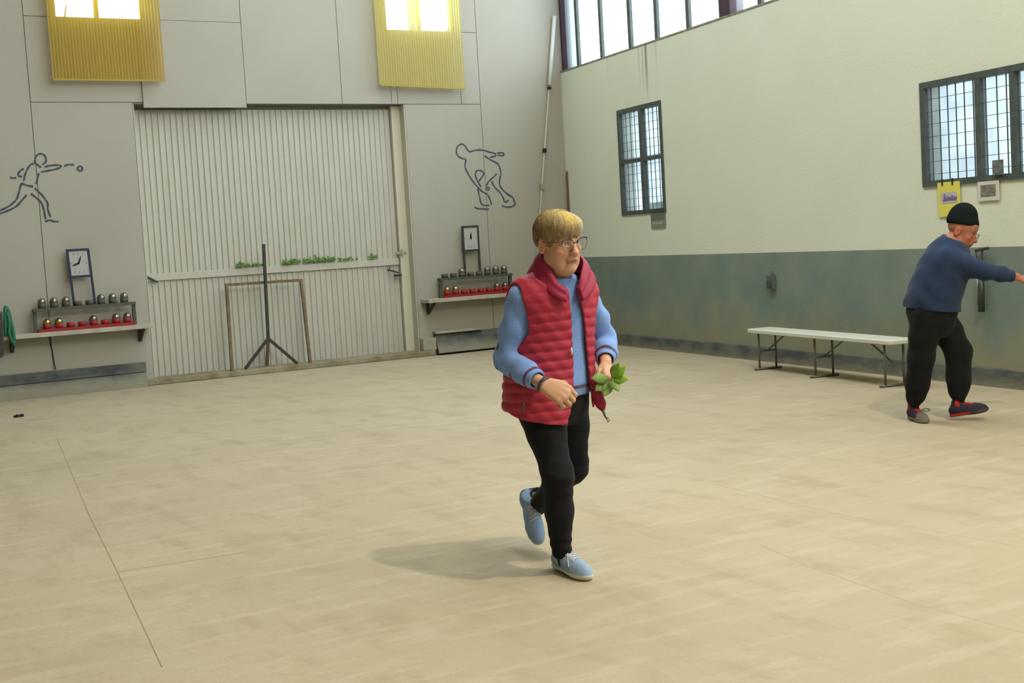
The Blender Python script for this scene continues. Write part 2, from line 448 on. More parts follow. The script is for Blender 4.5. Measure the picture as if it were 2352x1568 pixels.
tag(MB().box(7.95, 8.68, YB - 0.10, YB, 0.29, 0.325).build('trim_1', M_LEDGE, bevel=0.004), kind='structure')
tag(MB().box(3.98, 7.93, YB - 0.12, YB + 0.24, 0.0, 0.075).build('trim_2', M_CONC, bevel=0.012), kind='structure')
tag(MB().box(7.75, 7.95, YB - 0.11, YB + 0.0, 0.075, 0.245).build('trim_3', mat('concrete_block', lin(158, 156, 138), 0.95, noise=(8, 0.5, lin(140, 134, 112))), bevel=0.01), kind='structure')
M_SKIRT_R = kerb_material('worn_skirting', lin(70, 78, 78), lin(132, 128, 106), 0.055)
sk = MB().hull8([(u, o, z) for u in (-8.5, 17.3) for (o, z) in ((0.0, 0.0), (0.0, 0.158), (0.045, 0.0), (0.03, 0.15))]).build('baseboard_far', M_SKIRT_R)
sk.location = on_right(0); sk.rotation_euler = (0, 0, RZ); tag(sk, kind='structure')

# corrugated sheet gate in the end wall
M_SHEET = mat('corrugated_sheet', lin(182, 180, 168), 0.6, 0.0, noise=(3, 0.5, lin(170, 166, 148)), bump=(20, 0.05), stretch=(4, 1, 0.5))
gate = empty('door_1', (5.935, YB + 0.2, 0.075), kind='structure')
def corrugated(x0, x1, z0, z1, pitch=0.0765, amp=0.014):
    mb = MB(); vs, fs = [], []
    n = int((x1 - x0) / pitch)
    prof = [(0.0, 0.0), (0.30, 0.0), (0.42, 1.0), (0.58, 1.0), (0.70, 0.0)]
    xs = []
    for k in range(n):
        for t, a in prof: xs.append((x0 + (k + t) * pitch, -a * amp))
    xs.append((x1, 0.0))
    for x, y in xs: vs += [(x, y, z0), (x, y, z1)]
    for i in range(len(xs) - 1): fs.append((2 * i, 2 * i + 2, 2 * i + 3, 2 * i + 1))
    return mb.add(vs, fs)
GX0, GX1 = 4.13 - 5.935, 7.60 - 5.935
corrugated(GX0, GX1, 1.34 - 0.075, 3.36 - 0.075).build('upper_sheet', M_SHEET, gate)
corrugated(GX0, GX1, 0.0, 1.262 - 0.075).build('lower_sheet', M_SHEET, gate)
MB().box(GX0, GX1, -0.03, 0.02, 1.262 - 0.075, 1.348 - 0.075).build('cross_rail', M_SHEET, gate, bevel=0.004)
MB().box(GX0 - 0.02, 7.77 - 5.935, 0.03, 0.06, 0.0, 3.45).build('backing', mat('gate_backing', lin(150, 146, 126), 0.9), gate)
MB().box(7.61 - 5.935, 7.75 - 5.935, -0.06, 0.03, 0.0, 3.33).build('door_post', mat('post_paint', lin(196, 192, 172), 0.8), gate, bevel=0.004)
MB().box(7.735 - 5.935, 7.749 - 5.935, -0.2, 0.03, 0.0, 3.33).box(4.121 - 5.935, 4.132 - 5.935, -0.2, 0.03, 0.0, 3.33).build('reveal', mat('reveal_paint', lin(184, 180, 162), 0.85), gate)
hg = MB().box(7.56 - 5.935, 7.70 - 5.935, -0.075, -0.045, 1.335, 1.365).box(7.62 - 5.935, 7.65 - 5.935, -0.085, -0.04, 1.305, 1.395); hg.build('hinge', M_LEDGE, gate)
la = MB().bar((7.40 - 5.935, -0.06, 1.13), (7.56 - 5.935, -0.08, 1.08), 0.02).box(7.5 - 5.935, 7.6 - 5.935, -0.09, -0.05, 1.03, 1.06).tube([(7.44 - 5.935, -0.06, 1.17), (7.43 - 5.935, -0.07, 1.12), (7.47 - 5.935, -0.08, 1.1)], 0.008)
la.build('latch', M_STEEL_DARK, gate)
MB().bar((4.15 - 5.935, -0.04, 1.255), (4.29 - 5.935, -0.05, 1.17), 0.022).build('stay_rod', M_STEEL_DARK, gate)

# thin cords and drag lines that mark the lanes on the sand
M_DRAG = mat('drag_mark', lin(166, 152, 124), 0.95)
M_CORD = mat('lane_mark', lin(150, 136, 106), 0.95)
for i, pts_ in enumerate([[(2.165, 11.89), (1.618, 8.09), (1.402, 6.45), (1.176, 4.8)], [(1.41, 6.45), (2.02, 6.39)], [(3.99, 4.71), (3.88, 4.26), (3.79, 3.58), (3.795, 3.0)], [(4.78, 6.04), (4.70, 5.0), (4.79, 3.87)]]):
    t = MB().tube([(x, y, 0.0) for x, y in pts_], 0.003 if i < 2 else 0.006, 6, flat=((0, 0, 1), 0.5 if i < 2 else 0.15)).build('trim_%d' % (4 + i), M_CORD if i < 2 else M_DRAG)
    tag(t, kind='structure')
# ------------------------------------------------------------------ things on the end wall
# yellow reed blinds that hang on the outside of the two windows
def blind_material(ca, cb):
    m = bpy.data.materials.new('yellow_reed'); m.use_nodes = True
    nt = m.node_tree; N = nt.nodes; L = nt.links
    for n in list(N):
        if n.type != 'OUTPUT_MATERIAL': N.remove(n)
    out = [n for n in N if n.type == 'OUTPUT_MATERIAL'][0]
    tc = N.new('ShaderNodeTexCoord')
    mp = N.new('ShaderNodeMapping'); mp.inputs['Scale'].default_value = (40, 1, 1.2); L.new(tc.outputs['Object'], mp.inputs['Vector'])
    t = N.new('ShaderNodeTexNoise'); t.inputs['Scale'].default_value = 1.6; t.inputs['Detail'].default_value = 3; L.new(mp.outputs['Vector'], t.inputs['Vector'])
    cr = N.new('ShaderNodeMix'); cr.data_type = 'RGBA'; cr.inputs['A'].default_value = ca; cr.inputs['B'].default_value = cb
    L.new(t.outputs['Fac'], cr.inputs['Factor'])
    d = N.new('ShaderNodeBsdfDiffuse'); L.new(cr.outputs['Result'], d.inputs['Color'])
    tl = N.new('ShaderNodeBsdfTranslucent'); L.new(cr.outputs['Result'], tl.inputs['Color'])
    a = N.new('ShaderNodeMixShader'); a.inputs[0].default_value = 0.42; L.new(d.outputs[0], a.inputs[1]); L.new(tl.outputs[0], a.inputs[2])
    tr = N.new('ShaderNodeBsdfTransparent')          # the open weave between the reeds
    b = N.new('ShaderNodeMixShader'); b.inputs[0].default_value = 0.27; L.new(a.outputs[0], b.inputs[1]); L.new(tr.outputs[0], b.inputs[2])
    L.new(b.outputs[0], out.inputs['Surface'])
    return m
M_REED = blind_material(lin(206, 176, 74), lin(178, 146, 52))
M_REED_PALE = blind_material(lin(214, 198, 124), lin(196, 178, 100))
M_HEM = mat('reed_hem', lin(160, 138, 62), 0.8)
def blind(x0, x1, zb, zt, skew, label, m_):
    r = empty('reed_blind', ((x0 + x1) / 2, YB - 0.14, zb), 0, label, 'blind', 'yellow reed blinds')
    W, H = x1 - x0, zt - zb
    nx, nz = 72, 14
    vs, fs = [], []
    for j in range(nz + 1):
        for i in range(nx + 1):
            u, v = i / nx, j / nz
            vs.append((-W / 2 + W * u, -0.012 * math.sin(6.3 * u + 2 * v) + 0.008 * (i % 2) + 0.05 * v, H * v + skew * (u - 0.5) * (1 - v)))
    for j in range(nz):
        for i in range(nx):
            a = j * (nx + 1) + i
            fs.append((a, a + 1, a + nx + 2, a + nx + 1))
    mb = MB(); mb.add(vs, fs); mb.build('reed_sheet', m_, r)
    MB().bar((-W / 2, -0.005, -skew / 2), (W / 2, -0.005, skew / 2), 0.022, 0.02).build('bottom_batten', M_HEM, r)
    MB().bar((-W / 2, 0.05, H), (W / 2, 0.05, H), 0.05, 0.04).build('head_batten', M_HEM, r)
blind(3.19, 4.50, 3.672, 6.3, 0.0, 'yellow reed blind at the far left, over the window left of the gate', M_REED)
blind(7.34, 8.62, 3.622, 6.3, -0.045, 'paler yellow reed blind over the window above the right side of the gate', M_REED_PALE)

# line drawings painted on the wall
M_INK = mat('dark_line_paint', lin(66, 70, 84), 0.7)
F1= [[(2.941, 2.712), (2.94, 2.763), (2.959, 2.809), (2.995, 2.831), (3.04, 2.823), (3.064, 2.782), (3.057, 2.735), (3.018, 2.707)], [(2.946, 2.717), (2.974, 2.696), (2.999, 2.672)], [(2.921, 2.717), (2.886, 2.708), (2.847, 2.657), (2.817, 2.596), (2.794, 2.52)], [(2.808, 2.663), (2.772, 2.644), (2.739, 2.604), (2.757, 2.575), (2.782, 2.579)], [(2.649, 2.57), (2.682, 2.557), (2.716, 2.563)], [(3.043, 2.679), (3.109, 2.693), (3.18, 2.698), (3.224, 2.688), (3.217, 2.667), (3.155, 2.648), (3.074, 2.633), (2.998, 2.621)], [(2.969, 2.608), (2.952, 2.552), (2.931, 2.48)], [(2.77, 2.495), (2.822, 2.471), (2.895, 2.455)], [(2.768, 2.495), (2.738, 2.414), (2.707, 2.328), (2.658, 2.273), (2.586, 2.225), (2.505, 2.192), (2.446, 2.177)], [(2.812, 2.36), (2.758, 2.3), (2.694, 2.236), (2.612, 2.193), (2.502, 2.156), (2.447, 2.138)], [(2.91, 2.434), (2.954, 2.391), (2.999, 2.333), (3.04, 2.254), (3.037, 2.186), (3.059, 2.092)], [(2.861, 2.374), (2.918, 2.325), (2.964, 2.272), (2.984, 2.22), (2.994, 2.157), (3.002, 2.068)], [(2.995, 2.043), (3.046, 2.056), (3.095, 2.04), (3.145, 2.038)], [(3.264, 2.684), (3.321, 2.7), (3.377, 2.695)], [(2.485, 2.07), (2.46, 2.117), (2.443, 2.138)]]
F2= [[(9.015, 2.672), (9.113, 2.695), (9.093, 2.731), (9.02, 2.745), (8.912, 2.776), (8.801, 2.778), (8.705, 2.76), (8.664, 2.793), (8.624, 2.851), (8.567, 2.864), (8.514, 2.827), (8.493, 2.77), (8.509, 2.713), (8.561, 2.674), (8.632, 2.65), (8.614, 2.559), (8.648, 2.469), (8.714, 2.365), (8.795, 2.266), (8.872, 2.2), (8.943, 2.163)], [(9.138, 2.73), (9.221, 2.736), (9.245, 2.719), (9.233, 2.697), (9.143, 2.699)], [(8.936, 2.699), (9.013, 2.646), (9.136, 2.583), (9.171, 2.507), (9.174, 2.429), (9.144, 2.314), (9.172, 2.242), (9.257, 2.161), (9.351, 2.1), (9.369, 2.034), (9.383, 2.014), (9.327, 1.977), (9.236, 1.974), (9.163, 1.996)], [(8.847, 2.271), (8.801, 2.343), (8.77, 2.427), (8.788, 2.484), (8.833, 2.5), (8.891, 2.475), (8.903, 2.443), (8.855, 2.386), (8.815, 2.343)], [(8.936, 2.281), (8.97, 2.338), (9.032, 2.382), (9.111, 2.444)], [(9.022, 2.343), (9.061, 2.265), (9.152, 2.171), (9.193, 2.105), (9.214, 2.046), (9.28, 2.069)], [(8.794, 2.247), (8.81, 2.157), (8.845, 2.027), (8.962, 2.007)], [(8.947, 2.152), (8.982, 2.08), (8.997, 2.015)], [(8.725, 1.993), (8.789, 1.968), (8.951, 1.956)]]
def drawing(strokes, ball, rb, label, name, w):
    c = np.mean(np.array([p for s in strokes for p in s]), 0)
    z0 = min(p[1] for s in strokes for p in s)
    r = MB()
    for s in strokes:
        pts = catmull([(x - c[0], z - z0) for x, z in s], 5)
        n = len(pts)
        vs, fs = [], []
        for i, p in enumerate(pts):
            t = np.array(pts[min(i + 1, n - 1)]) - np.array(pts[max(i - 1, 0)]); t = t / (np.linalg.norm(t) + 1e-9)
            nn = np.array([-t[1], t[0]]) * w / 2 * (0.85 + 0.15 * math.sin(i * 0.9))
            for q, y in ((p + nn, 0.0), (p - nn, 0.0), (p + nn, -0.003), (p - nn, -0.003)): vs.append((q[0], y, q[1]))
        for i in range(n - 1):
            a, b = 4 * i, 4 * i + 4
            fs += [(a + 2, b + 2, b + 3, a + 3), (a, a + 2, a + 3, a + 1), (a, b, b + 2, a + 2), (a + 1, a + 3, b + 3, b + 1)]
        e = 4 * (n - 1); fs += [(0, 1, 3, 2), (e, e + 2, e + 3, e + 1)]
        r.add(vs, fs)
    vs, fs = [], []
    K = 28
    for k in range(K):
        q = 2 * math.pi * k / K
        for rr in (rb * 1.05, rb * 0.45): vs.append((ball[0] - c[0] + rr * math.cos(q), -0.003, ball[1] - z0 + rr * math.sin(q)))
    for k in range(K):
        a, b = 2 * k, 2 * ((k + 1) % K); fs.append((a, b, b + 1, a + 1))
    r.add(vs, fs)
    o = r.build(name, M_INK)
    o.location = (c[0], YB - 0.001, z0)
    tag(o, label, 'wall drawing', 'painted line figures of players')
drawing(F1, (3.442, 2.65), 0.036, 'dark line drawing of a running player throwing a ball, left of the gate', 'wall_drawing', 0.024)
drawing(F2, (8.956, 2.24), 0.028, 'dark line drawing of a stooping player holding a ball, right of the gate', 'wall_drawing', 0.023)

# ledges with racks of boules
M_CUP_G = mat('cup_grey', lin(78, 78, 66), 0.6, 0.1)
M_RED = mat('red_paint', lin(150, 34, 36), 0.55, noise=(20, 0.4, lin(120, 24, 28)))
M_GREEN_EDGE = mat('rack_green_grey', lin(74, 78, 66), 0.6)
M_SHELF = mat('shelf_board', lin(178, 172, 158), 0.9, noise=(5, 0.6, lin(150, 132, 116)))
def ledge(x0, x1, z, label, brackets):
    r = empty('wall_ledge', ((x0 + x1) / 2, YB, z - 0.05), 0, label, 'shelf', 'ledges under the boule racks')
    o = -(x0 + x1) / 2
    MB().box(x0 + o, x1 + o, -0.27, 0, 0, 0.05).build('board', M_SHELF, r, bevel=0.004)
    for bx in brackets:
        b = MB(); b.box(bx + o - 0.02, bx + o + 0.02, -0.02, 0, -0.16, 0.0).bar((bx + o, -0.02, -0.15), (bx + o, -0.22, -0.005), 0.03)
        b.build('bracket', M_SHELF if bx < 7.9 and bx > 7 else M_STEEL_DARK, r)
    return r
ledge(1.7, 4.09, 0.757, 'painted ledge on the wall left of the gate', [2.5, 3.98])
ledge(7.80, 9.9, 0.775, 'painted ledge on the wall right of the gate', [7.90, 9.6])
def rack(x0, x1, z0, z1, ups, lows, label, group):
    y = YB - 0.13
    c = (x0 + x1) / 2
    r = empty('boule_rack', (c, y, z0), 0, label, 'rack', group)
    H = z1 - z0
    MB().box(x0 - c, x1 - c, -0.05, 0.05, H - 0.035, H).build('top_rail', M_GREEN_EDGE, r, bevel=0.003)
    for xx in (x0 + 0.02, x1 - 0.02):
        MB().box(xx - c - 0.02, xx - c + 0.02, -0.02, 0.02, 0.0, H - 0.035).build('upright', M_GREEN_EDGE, r)
    MB().box(x0 + 0.04 - c, x1 - 0.03 - c, -0.05, 0.05, 0.0, 0.035).build('lower_rail', M_RED, r, bevel=0.003, label='red lower rail')
    cup_prof = [(0.0, 0.0), (0.046, 0.0), (0.048, 0.055), (0.043, 0.055), (0.040, 0.012), (0.0, 0.010)]
    first = None
    for x, z, m_ in [(u, H, M_CUP_G) for u in ups] + [(u, 0.035, M_RED) for u in lows]:
        o = MB().lathe(cup_prof, 18).build('cup', m_, r, True)
        o.location = (x - c, 0, z)
    return y
ZL0, ZL1 = 0.757, 1.03
L_UP = [2.854 + 0.1353 * k for k in range(8)]; L_LO = [2.893 + 0.1325 * k for k in range(8)]
R_UP = [8.128 + 0.1337 * k for k in range(8)]; R_LO = [8.151 + 0.131 * k for k in range(8)]
yl = rack(2.744, 3.925, 0.757, 1.035, L_UP, L_LO, 'boule rack with grey top rail and red lower rail, left of the gate', 'boule racks')
yr = rack(8.034, 9.171, 0.775, 1.045, R_UP, R_LO, 'boule rack with grey top rail and red lower rail, right of the gate', 'boule racks')
M_BOULE = mat('worn_steel', lin(140, 137, 120), 0.28, 0.9, noise=(14, 0.5, lin(120, 116, 98)))
M_BRASS = mat('worn_brass', lin(176, 160, 104), 0.3, 0.9, noise=(14, 0.5, lin(130, 116, 70)))
prof = []
for k in range(25):
    a = -math.pi / 2 + math.pi * k / 24
    rr = 0.0465 * math.cos(a); z = 0.0465 * math.sin(a)
    g = 0.0012 if k in (9, 12, 15) else 0.0
    prof.append((max(rr - g, 0.0), z))
first_boule = [None]
ORD = ['first', 'second', 'third', 'fourth', 'fifth', 'sixth', 'seventh', 'eighth']
def boules(xs, idx, y, z, where, m_, group):
    n = len(idx)
    for k, i in enumerate(idx):
        if first_boule[0] is None:
            first_boule[0] = MB().lathe(prof, 24).build('boule', None, None, True)
            o = first_boule[0]
        else:
            o = first_boule[0].copy(); o.data = o.data if False else o.data; COL.objects.link(o)
        if m_.name not in [mm.name for mm in o.data.materials if mm]: pass
        if len(o.data.materials) == 0: o.data.materials.append(M_BOULE)
        o.material_slots[0].link = 'OBJECT'; o.material_slots[0].material = m_
        o.location = (xs[i], y, z + 0.0727)
        o.rotation_euler = (0.5 + 0.37 * i, 0.9 * i, 0.2)
        tag(o, '%s boule in the %s cup of the %s' % ('steel' if m_ is M_BOULE else 'brassy', ORD[i], where), 'boule', group)
boules(L_UP, [0, 1, 2, 5, 6, 7], yl, 1.035, 'grey top row, rack left of the gate', M_BOULE, 'boules on the left rack')
boules(L_LO, [0, 1], yl, 0.757 + 0.035, 'red lower row, rack left of the gate', M_BRASS, 'boules on the left rack')
boules(L_LO, [4, 6, 7], yl, 0.757 + 0.035, 'red lower row, rack left of the gate', M_BOULE, 'boules on the left rack')
boules(R_UP, [2, 5, 6, 7], yr, 1.045, 'grey top row, rack right of the gate', M_BOULE, 'boules on the right rack')
boules(R_LO, [0, 1], yr, 0.775 + 0.035, 'red lower row, rack right of the gate', M_BRASS, 'boules on the right rack')
boules(R_LO, [6, 7], yr, 0.775 + 0.035, 'red lower row, rack right of the gate', M_BOULE, 'boules on the right rack')

# dial boards standing on the racks
M_DIAL = mat('dial_white', lin(166, 166, 162), 0.7)
def dial(x0, x1, z0, zf, z1, lean, m_, hands, label, marks):
    c = (x0 + x1) / 2
    r = empty('score_dial', (c, YB - 0.10, z0), 0, label, 'scoreboard', 'framed score dials on posts')
    W = x1 - x0; b = 0.026
    for sx in (-1, 1):
        MB().bar((sx * (W / 2 - b / 2) + lean * (1 if sx > 0 else 1), 0, 0), (sx * (W / 2 - b / 2), 0, z1 - z0), b, 0.02).build('post', m_, r)
    for z in (zf, z1 - b):
        MB().box(-W / 2, W / 2, -0.012, 0.012, z - z0, z - z0 + b).build('frame_rail', m_, r)
    MB().box(-W / 2 + b, W / 2 - b, -0.004, 0.004, zf - z0 + b, z1 - z0 - b).build('dial_face', M_DIAL, r)
    cz = (zf + z1) / 2 - z0
    for nm, a, ln, w0 in hands:
        dx, dz = math.sin(a), math.cos(a)
        h = MB(); px, pz = dz, -dx
        h.hull8([(t * dx + s * px * w, y, cz + t * dz + s * pz * w) for t, w in ((-0.012, w0 * 0.6), (ln * 0.45, w0), ) for s in (-1, 1) for y in (-0.010, -0.006)])
        h.hull8([(t * dx + s * px * w, y, cz + t * dz + s * pz * w) for t, w in ((ln * 0.45, w0), (ln, w0 * 0.15)) for s in (-1, 1) for y in (-0.010, -0.006)])
        h.build(nm, M_BLACK, r)
    mk = MB()
    for x, z in marks: mk.box(x - 0.004, x + 0.004, -0.006, -0.003, cz + z - 0.014, cz + z + 0.014)
    mk.build('dial_marks', mat('faint_ink', lin(120, 116, 108), 0.8), r, kind='stuff')
dial(3.18, 3.447, 1.035, 1.365, 1.705, 0.03, M_NAVY, [('dial_hand', 0.35, 0.09, 0.011), ('dial_hand', 4.35, 0.085, 0.012)], 'white score dial with two hands in a navy frame, left of the gate',
     [(-0.05, 0.105), (0.0, 0.112), (0.05, 0.105), (-0.05, -0.105), (0.0, -0.11), (0.05, -0.105), (-0.088, 0.0), (0.088, 0.0)])
dial(8.45, 8.712, 1.045, 1.385, 1.738, 0.0, M_STEEL_DARK, [('dial_hand', 0.02, 0.085, 0.011), ('dial_hand', 0.06, 0.06, 0.012)], 'white score dial with one upright hand in a dark frame, right of the gate',
     [(-0.05, -0.11), (0.0, -0.115), (0.05, -0.11), (-0.088, 0.0), (0.088, 0.0)])

# green hose and grey tool hanging at the left end of the ledge
M_GREEN = mat('green_rubber', lin(40, 104, 74), 0.5)
hose = empty('garden_hose', (2.44, YB - 0.285, 0.62), 0, 'green hose loop hanging over the left end of the left ledge', 'hose')
MB().tube(catmull([(-0.035, 0, 0.14), (-0.03, -0.01, 0.3), (-0.015, 0, 0.44), (0.0, 0.02, 0.46), (0.015, 0.0, 0.42), (0.03, -0.01, 0.3), (0.045, 0, 0.18), (0.05, 0, 0.08), (0.045, 0.0, 0.02)], 6), 0.022, 10).build('loop', M_GREEN, hose, True)
MB().tube(catmull([(0.0, -0.02, 0.40), (0.01, -0.03, 0.28), (0.0, -0.03, 0.16), (0.03, -0.02, 0.05)], 6), 0.02, 10).build('loop', M_GREEN, hose, True)
tool = empty('hanging_tool', (2.36, YB - 0.30, 0.52), 0, 'dark grey bundle hanging beside the green hose at the left edge', 'tool')
MB().tube(catmull([(0.0, 0, 0.5), (-0.01, -0.01, 0.3), (-0.03, 0, 0.1), (-0.04, 0, 0.0)], 6), [0.012] * 4 + [0.02] * 8 + [0.03] * 7, 10).build('bundle', M_STEEL_DARK, tool, True)
MB().tube([(0.02, 0.01, 0.52), (0.0, 0.0, 0.02)], 0.010, 8).build('rod', M_CUP_G, tool)
# wire that runs down the wall below the left ledge
wire = MB().tube(catmull([(0, 0, 0.40), (0.005, -0.004, 0.30), (0.012, 0, 0.26), (0.02, -0.004, 0.22), (0.025, 0, 0.12), (0.04, 0, 0.0)], 5), 0.006, 6).build('wall_cable', M_STEEL_DARK)
wire.location = (2.93, YB - 0.006, 0.30); tag(wire, 'thin dark cable running down the wall below the left rack', 'cable')

# slanting conduit near the corner
cd = empty('conduit', (9.95, YB - 0.034, 1.2), 0, 'thin white conduit slanting up the end wall near the corner', 'pipe')
def cx_at(z): return 9.732 + (z - 1.671) * (10.186 - 9.732) / (4.633 - 1.671) - 9.95
MB().tube([(cx_at(0.3), 0, -0.9), (cx_at(3.646), 0, 2.446)], 0.012, 8).build('lower_tube', mat('painted_tube', lin(178, 178, 160), 0.6), cd, True)
MB().tube([(cx_at(3.646), -0.004, 2.446), (cx_at(4.65), -0.004, 3.45)], 0.028, 10).build('upper_tube', M_WHITE_TUBE, cd, True, label='thicker white upper tube')
for z in (3.646, 2.751): MB().box(cx_at(z) - 0.022, cx_at(z) + 0.022, -0.03, 0.015, z - 1.2 - 0.03, z - 1.2 + 0.03).build('clamp', M_BLACK_PLASTIC, cd, bevel=0.004)
MB().box(cx_at(2.24) - 0.025, cx_at(2.24) + 0.025, -0.03, 0.018, 1.0, 1.08).build('junction_box', mat('beige_box', lin(150, 146, 118), 0.7), cd, bevel=0.004)
pole = MB().tube([(0, 0, 0), (0.02, 0.0, 2.45)], [0.024, 0.012], 10).build('wooden_pole', mat('reddish_wood', lin(112, 66, 42), 0.7, noise=(8, 0.5, lin(86, 50, 34)), stretch=(6, 6, 0.6)), None, True)
_pp = Vector(on_right(17.17, 0.035, 0.0)); pole.location = (_pp.x, _pp.y, 0.0); tag(pole, 'slim red-brown pole standing in the corner behind the woman', 'pole')

# frame of square tube and a three-legged stand in front of the gate
M_RUST = mat('rusty_tube', lin(122, 108, 86), 0.7, 0.1, noise=(18, 0.7, lin(92, 70, 50)))
fr = empty('tube_frame', (5.57, YB + 0.0, 0.075), 0, 'rusty upside-down U frame of square tube leaning at the gate', 'frame')
zt = 1.155 - 0.075
MB().bar((-0.50, -0.10, 0.0), (-0.455, 0.0, zt), 0.036).build('leg', M_RUST, fr)
MB().bar((0.545, -0.10, 0.0), (0.535, 0.0, zt), 0.036).build('leg', M_RUST, fr)
MB().bar((-0.475, 0.0, zt), (0.553, 0.0, zt - 0.005), 0.036).build('crossbar', M_RUST, fr)
st = empty('tripod_stand', (5.60, YB - 0.075, 0.075), 0, 'dark tripod stand with one tall upright, before the gate', 'stand')
MB().bar((-0.02, 0, 0.345), (0.01, 0, 1.565), 0.034).build('upright', M_STEEL_DARK, st)
M_BROWN = mat('brown_steel', lin(62, 54, 50), 0.6, 0.1)
for p in ((-0.36, -0.03, 0.012), (0.335, -0.03, 0.012), (-0.015, 0.13, 0.012)):
    MB().bar((-0.02, 0, 0.365), p, 0.034).build('leg', M_BROWN if p[1] < 0 else M_RUST, st)

# weeds growing through the gap over the cross rail of the gate
M_LEAF = mat('weed_leaf', lin(86, 122, 62), 0.6, noise=(30, 0.6, lin(118, 150, 84)))
def weeds(x0, x1, n, dens, label):
    r = MB()
    w = x1 - x0
    for k in range(n):
        x = random.uniform(-w / 2, w / 2); z = abs(random.gauss(0, 0.018)) * dens; s = random.uniform(0.012, 0.026)
        a = random.uniform(0, 6.28); t = random.uniform(-0.6, 0.6)
        y = -random.uniform(0.0, 0.03)
        ex, ez = math.cos(a) * s, math.sin(a) * s
        nx, nz = -math.sin(a) * s * 0.55, math.cos(a) * s * 0.55
        r.add([(x - ex, y, z - ez + 0.02), (x + nx, y - 0.012 * t - 0.006, z + nz + 0.02), (x + ex, y, z + ez + 0.02), (x - nx, y + 0.012 * t - 0.006, z - nz + 0.02), (x, y - 0.012, z + 0.02)], [(0, 1, 4), (1, 2, 4), (2, 3, 4), (3, 0, 4)])
    r.tube([(-w / 2, 0, 0.006), (w / 2, 0, 0.006)], 0.003, 5)
    o = r.build('weed_clump', M_LEAF, kind='stuff')
    o.location = ((x0 + x1) / 2, YB + 0.165, 1.355)
    tag(o, label, 'weed', 'weeds in the gate gap')
weeds(5.31, 5.42, 46, 1.3, 'dense small green weed left of the tripod upright on the gate rail')
weeds(5.42, 5.66, 46, 0.7, 'thin green weeds behind the tripod upright on the gate rail')
weeds(5.93, 6.17, 90, 1.2, 'green weed clump right of the tripod on the gate rail')
weeds(6.22, 6.66, 150, 1.3, 'widest green weed clump on the gate rail')
weeds(6.7, 6.98, 26, 0.6, 'sparse weeds right of the widest clump on the gate rail')
weeds(7.15, 7.28, 26, 1.2, 'small green weed near the hinge side of the gate rail')

# ------------------------------------------------------------------ things along the right wall
M_PLASTIC_W = mat('white_plastic', lin(206, 208, 196), 0.5, noise=(4, 0.4, lin(188, 190, 172)))
M_LEG_G = mat('grey_leg_tube', lin(104, 104, 92), 0.5, 0.3)
bx0, bx1 = 8.02, 10.72                         # bench along s
bench = right_root('folding_bench', (bx0 + bx1) / 2 + 1.12, 0.0, 0.0, label='long white folding bench with thin grey legs at the right wall', cat='bench')
BL = 2.45
bench.location = Vector((8.90, 9.44, 0.0)); 
bench.rotation_euler = (0, 0, math.atan2(10.58 - 8.28, 9.09 - 8.70))
s_ = MB()
n = 24
def bench_outline(k):
    # rounded rectangle of the seat
    hw, hl, rc = 0.15, BL / 2, 0.06
    pts = []
    for cx_, cy_, a0 in ((hl - rc, hw - rc, 0), (-hl + rc, hw - rc, 90), (-hl + rc, -hw + rc, 180), (hl - rc, -hw + rc, 270)):
        for q in range(7):
            a = math.radians(a0 + 15 * q); pts.append((cx_ + (rc - k) * math.cos(a), cy_ + (rc - k) * math.sin(a)))
    return pts
rings = [(0.012, 0.388), (0.0, 0.395), (0.0, 0.422), (0.012, 0.43)]
vs = []
for k, z in rings: vs += [(x, y, z) for x, y in bench_outline(k)]
m_ = 28
fs = [(i * m_ + k, i * m_ + (k + 1) % m_, (i + 1) * m_ + (k + 1) % m_, (i + 1) * m_ + k) for i in range(3) for k in range(m_)]
fs += [tuple(range(m_ - 1, -1, -1)), tuple(3 * m_ + k for k in range(m_))]
s_.add(vs, fs).build('seat', M_PLASTIC_W, bench)
for x, br in ((1.05, -1), (0.02, -1), (-1.08, 1)):
    for y in (-0.10, 0.10):
        MB().tube([(x, y, 0.012), (x, y, 0.39)], 0.011, 10).build('leg', M_LEG_G, bench, True)
    MB().tube([(x, -0.16, 0.012), (x, 0.16, 0.012)], 0.012, 10).build('foot_bar', M_LEG_G, bench, True)
    MB().tube([(x, 0.0, 0.20), (x + br * 0.36, 0.0, 0.385)], 0.009, 8).tube([(x, -0.10, 0.20), (x, 0.10, 0.20)], 0.008, 8).build('brace', M_LEG_G, bench, True)

box = right_root('wall_socket', 12.085, 0.81, 0.0, label='small grey socket box on the grey dado of the right wall', cat='socket')
M_GREYBOX = mat('grey_plastic', lin(92, 98, 98), 0.6)
MB().box(-0.06, 0.06, 0.0, 0.05, 0.0, 0.15).build('housing', M_GREYBOX, box, bevel=0.006)
MB().box(-0.05, 0.05, 0.05, 0.06, 0.02, 0.09).build('cover', mat('grey_cover', lin(70, 76, 78), 0.5), box, bevel=0.004)
MB().tube([(0.0, 0.02, 0.15), (0.01, 0.012, 0.19)], 0.01, 8).build('cable_entry', M_GREYBOX, box)

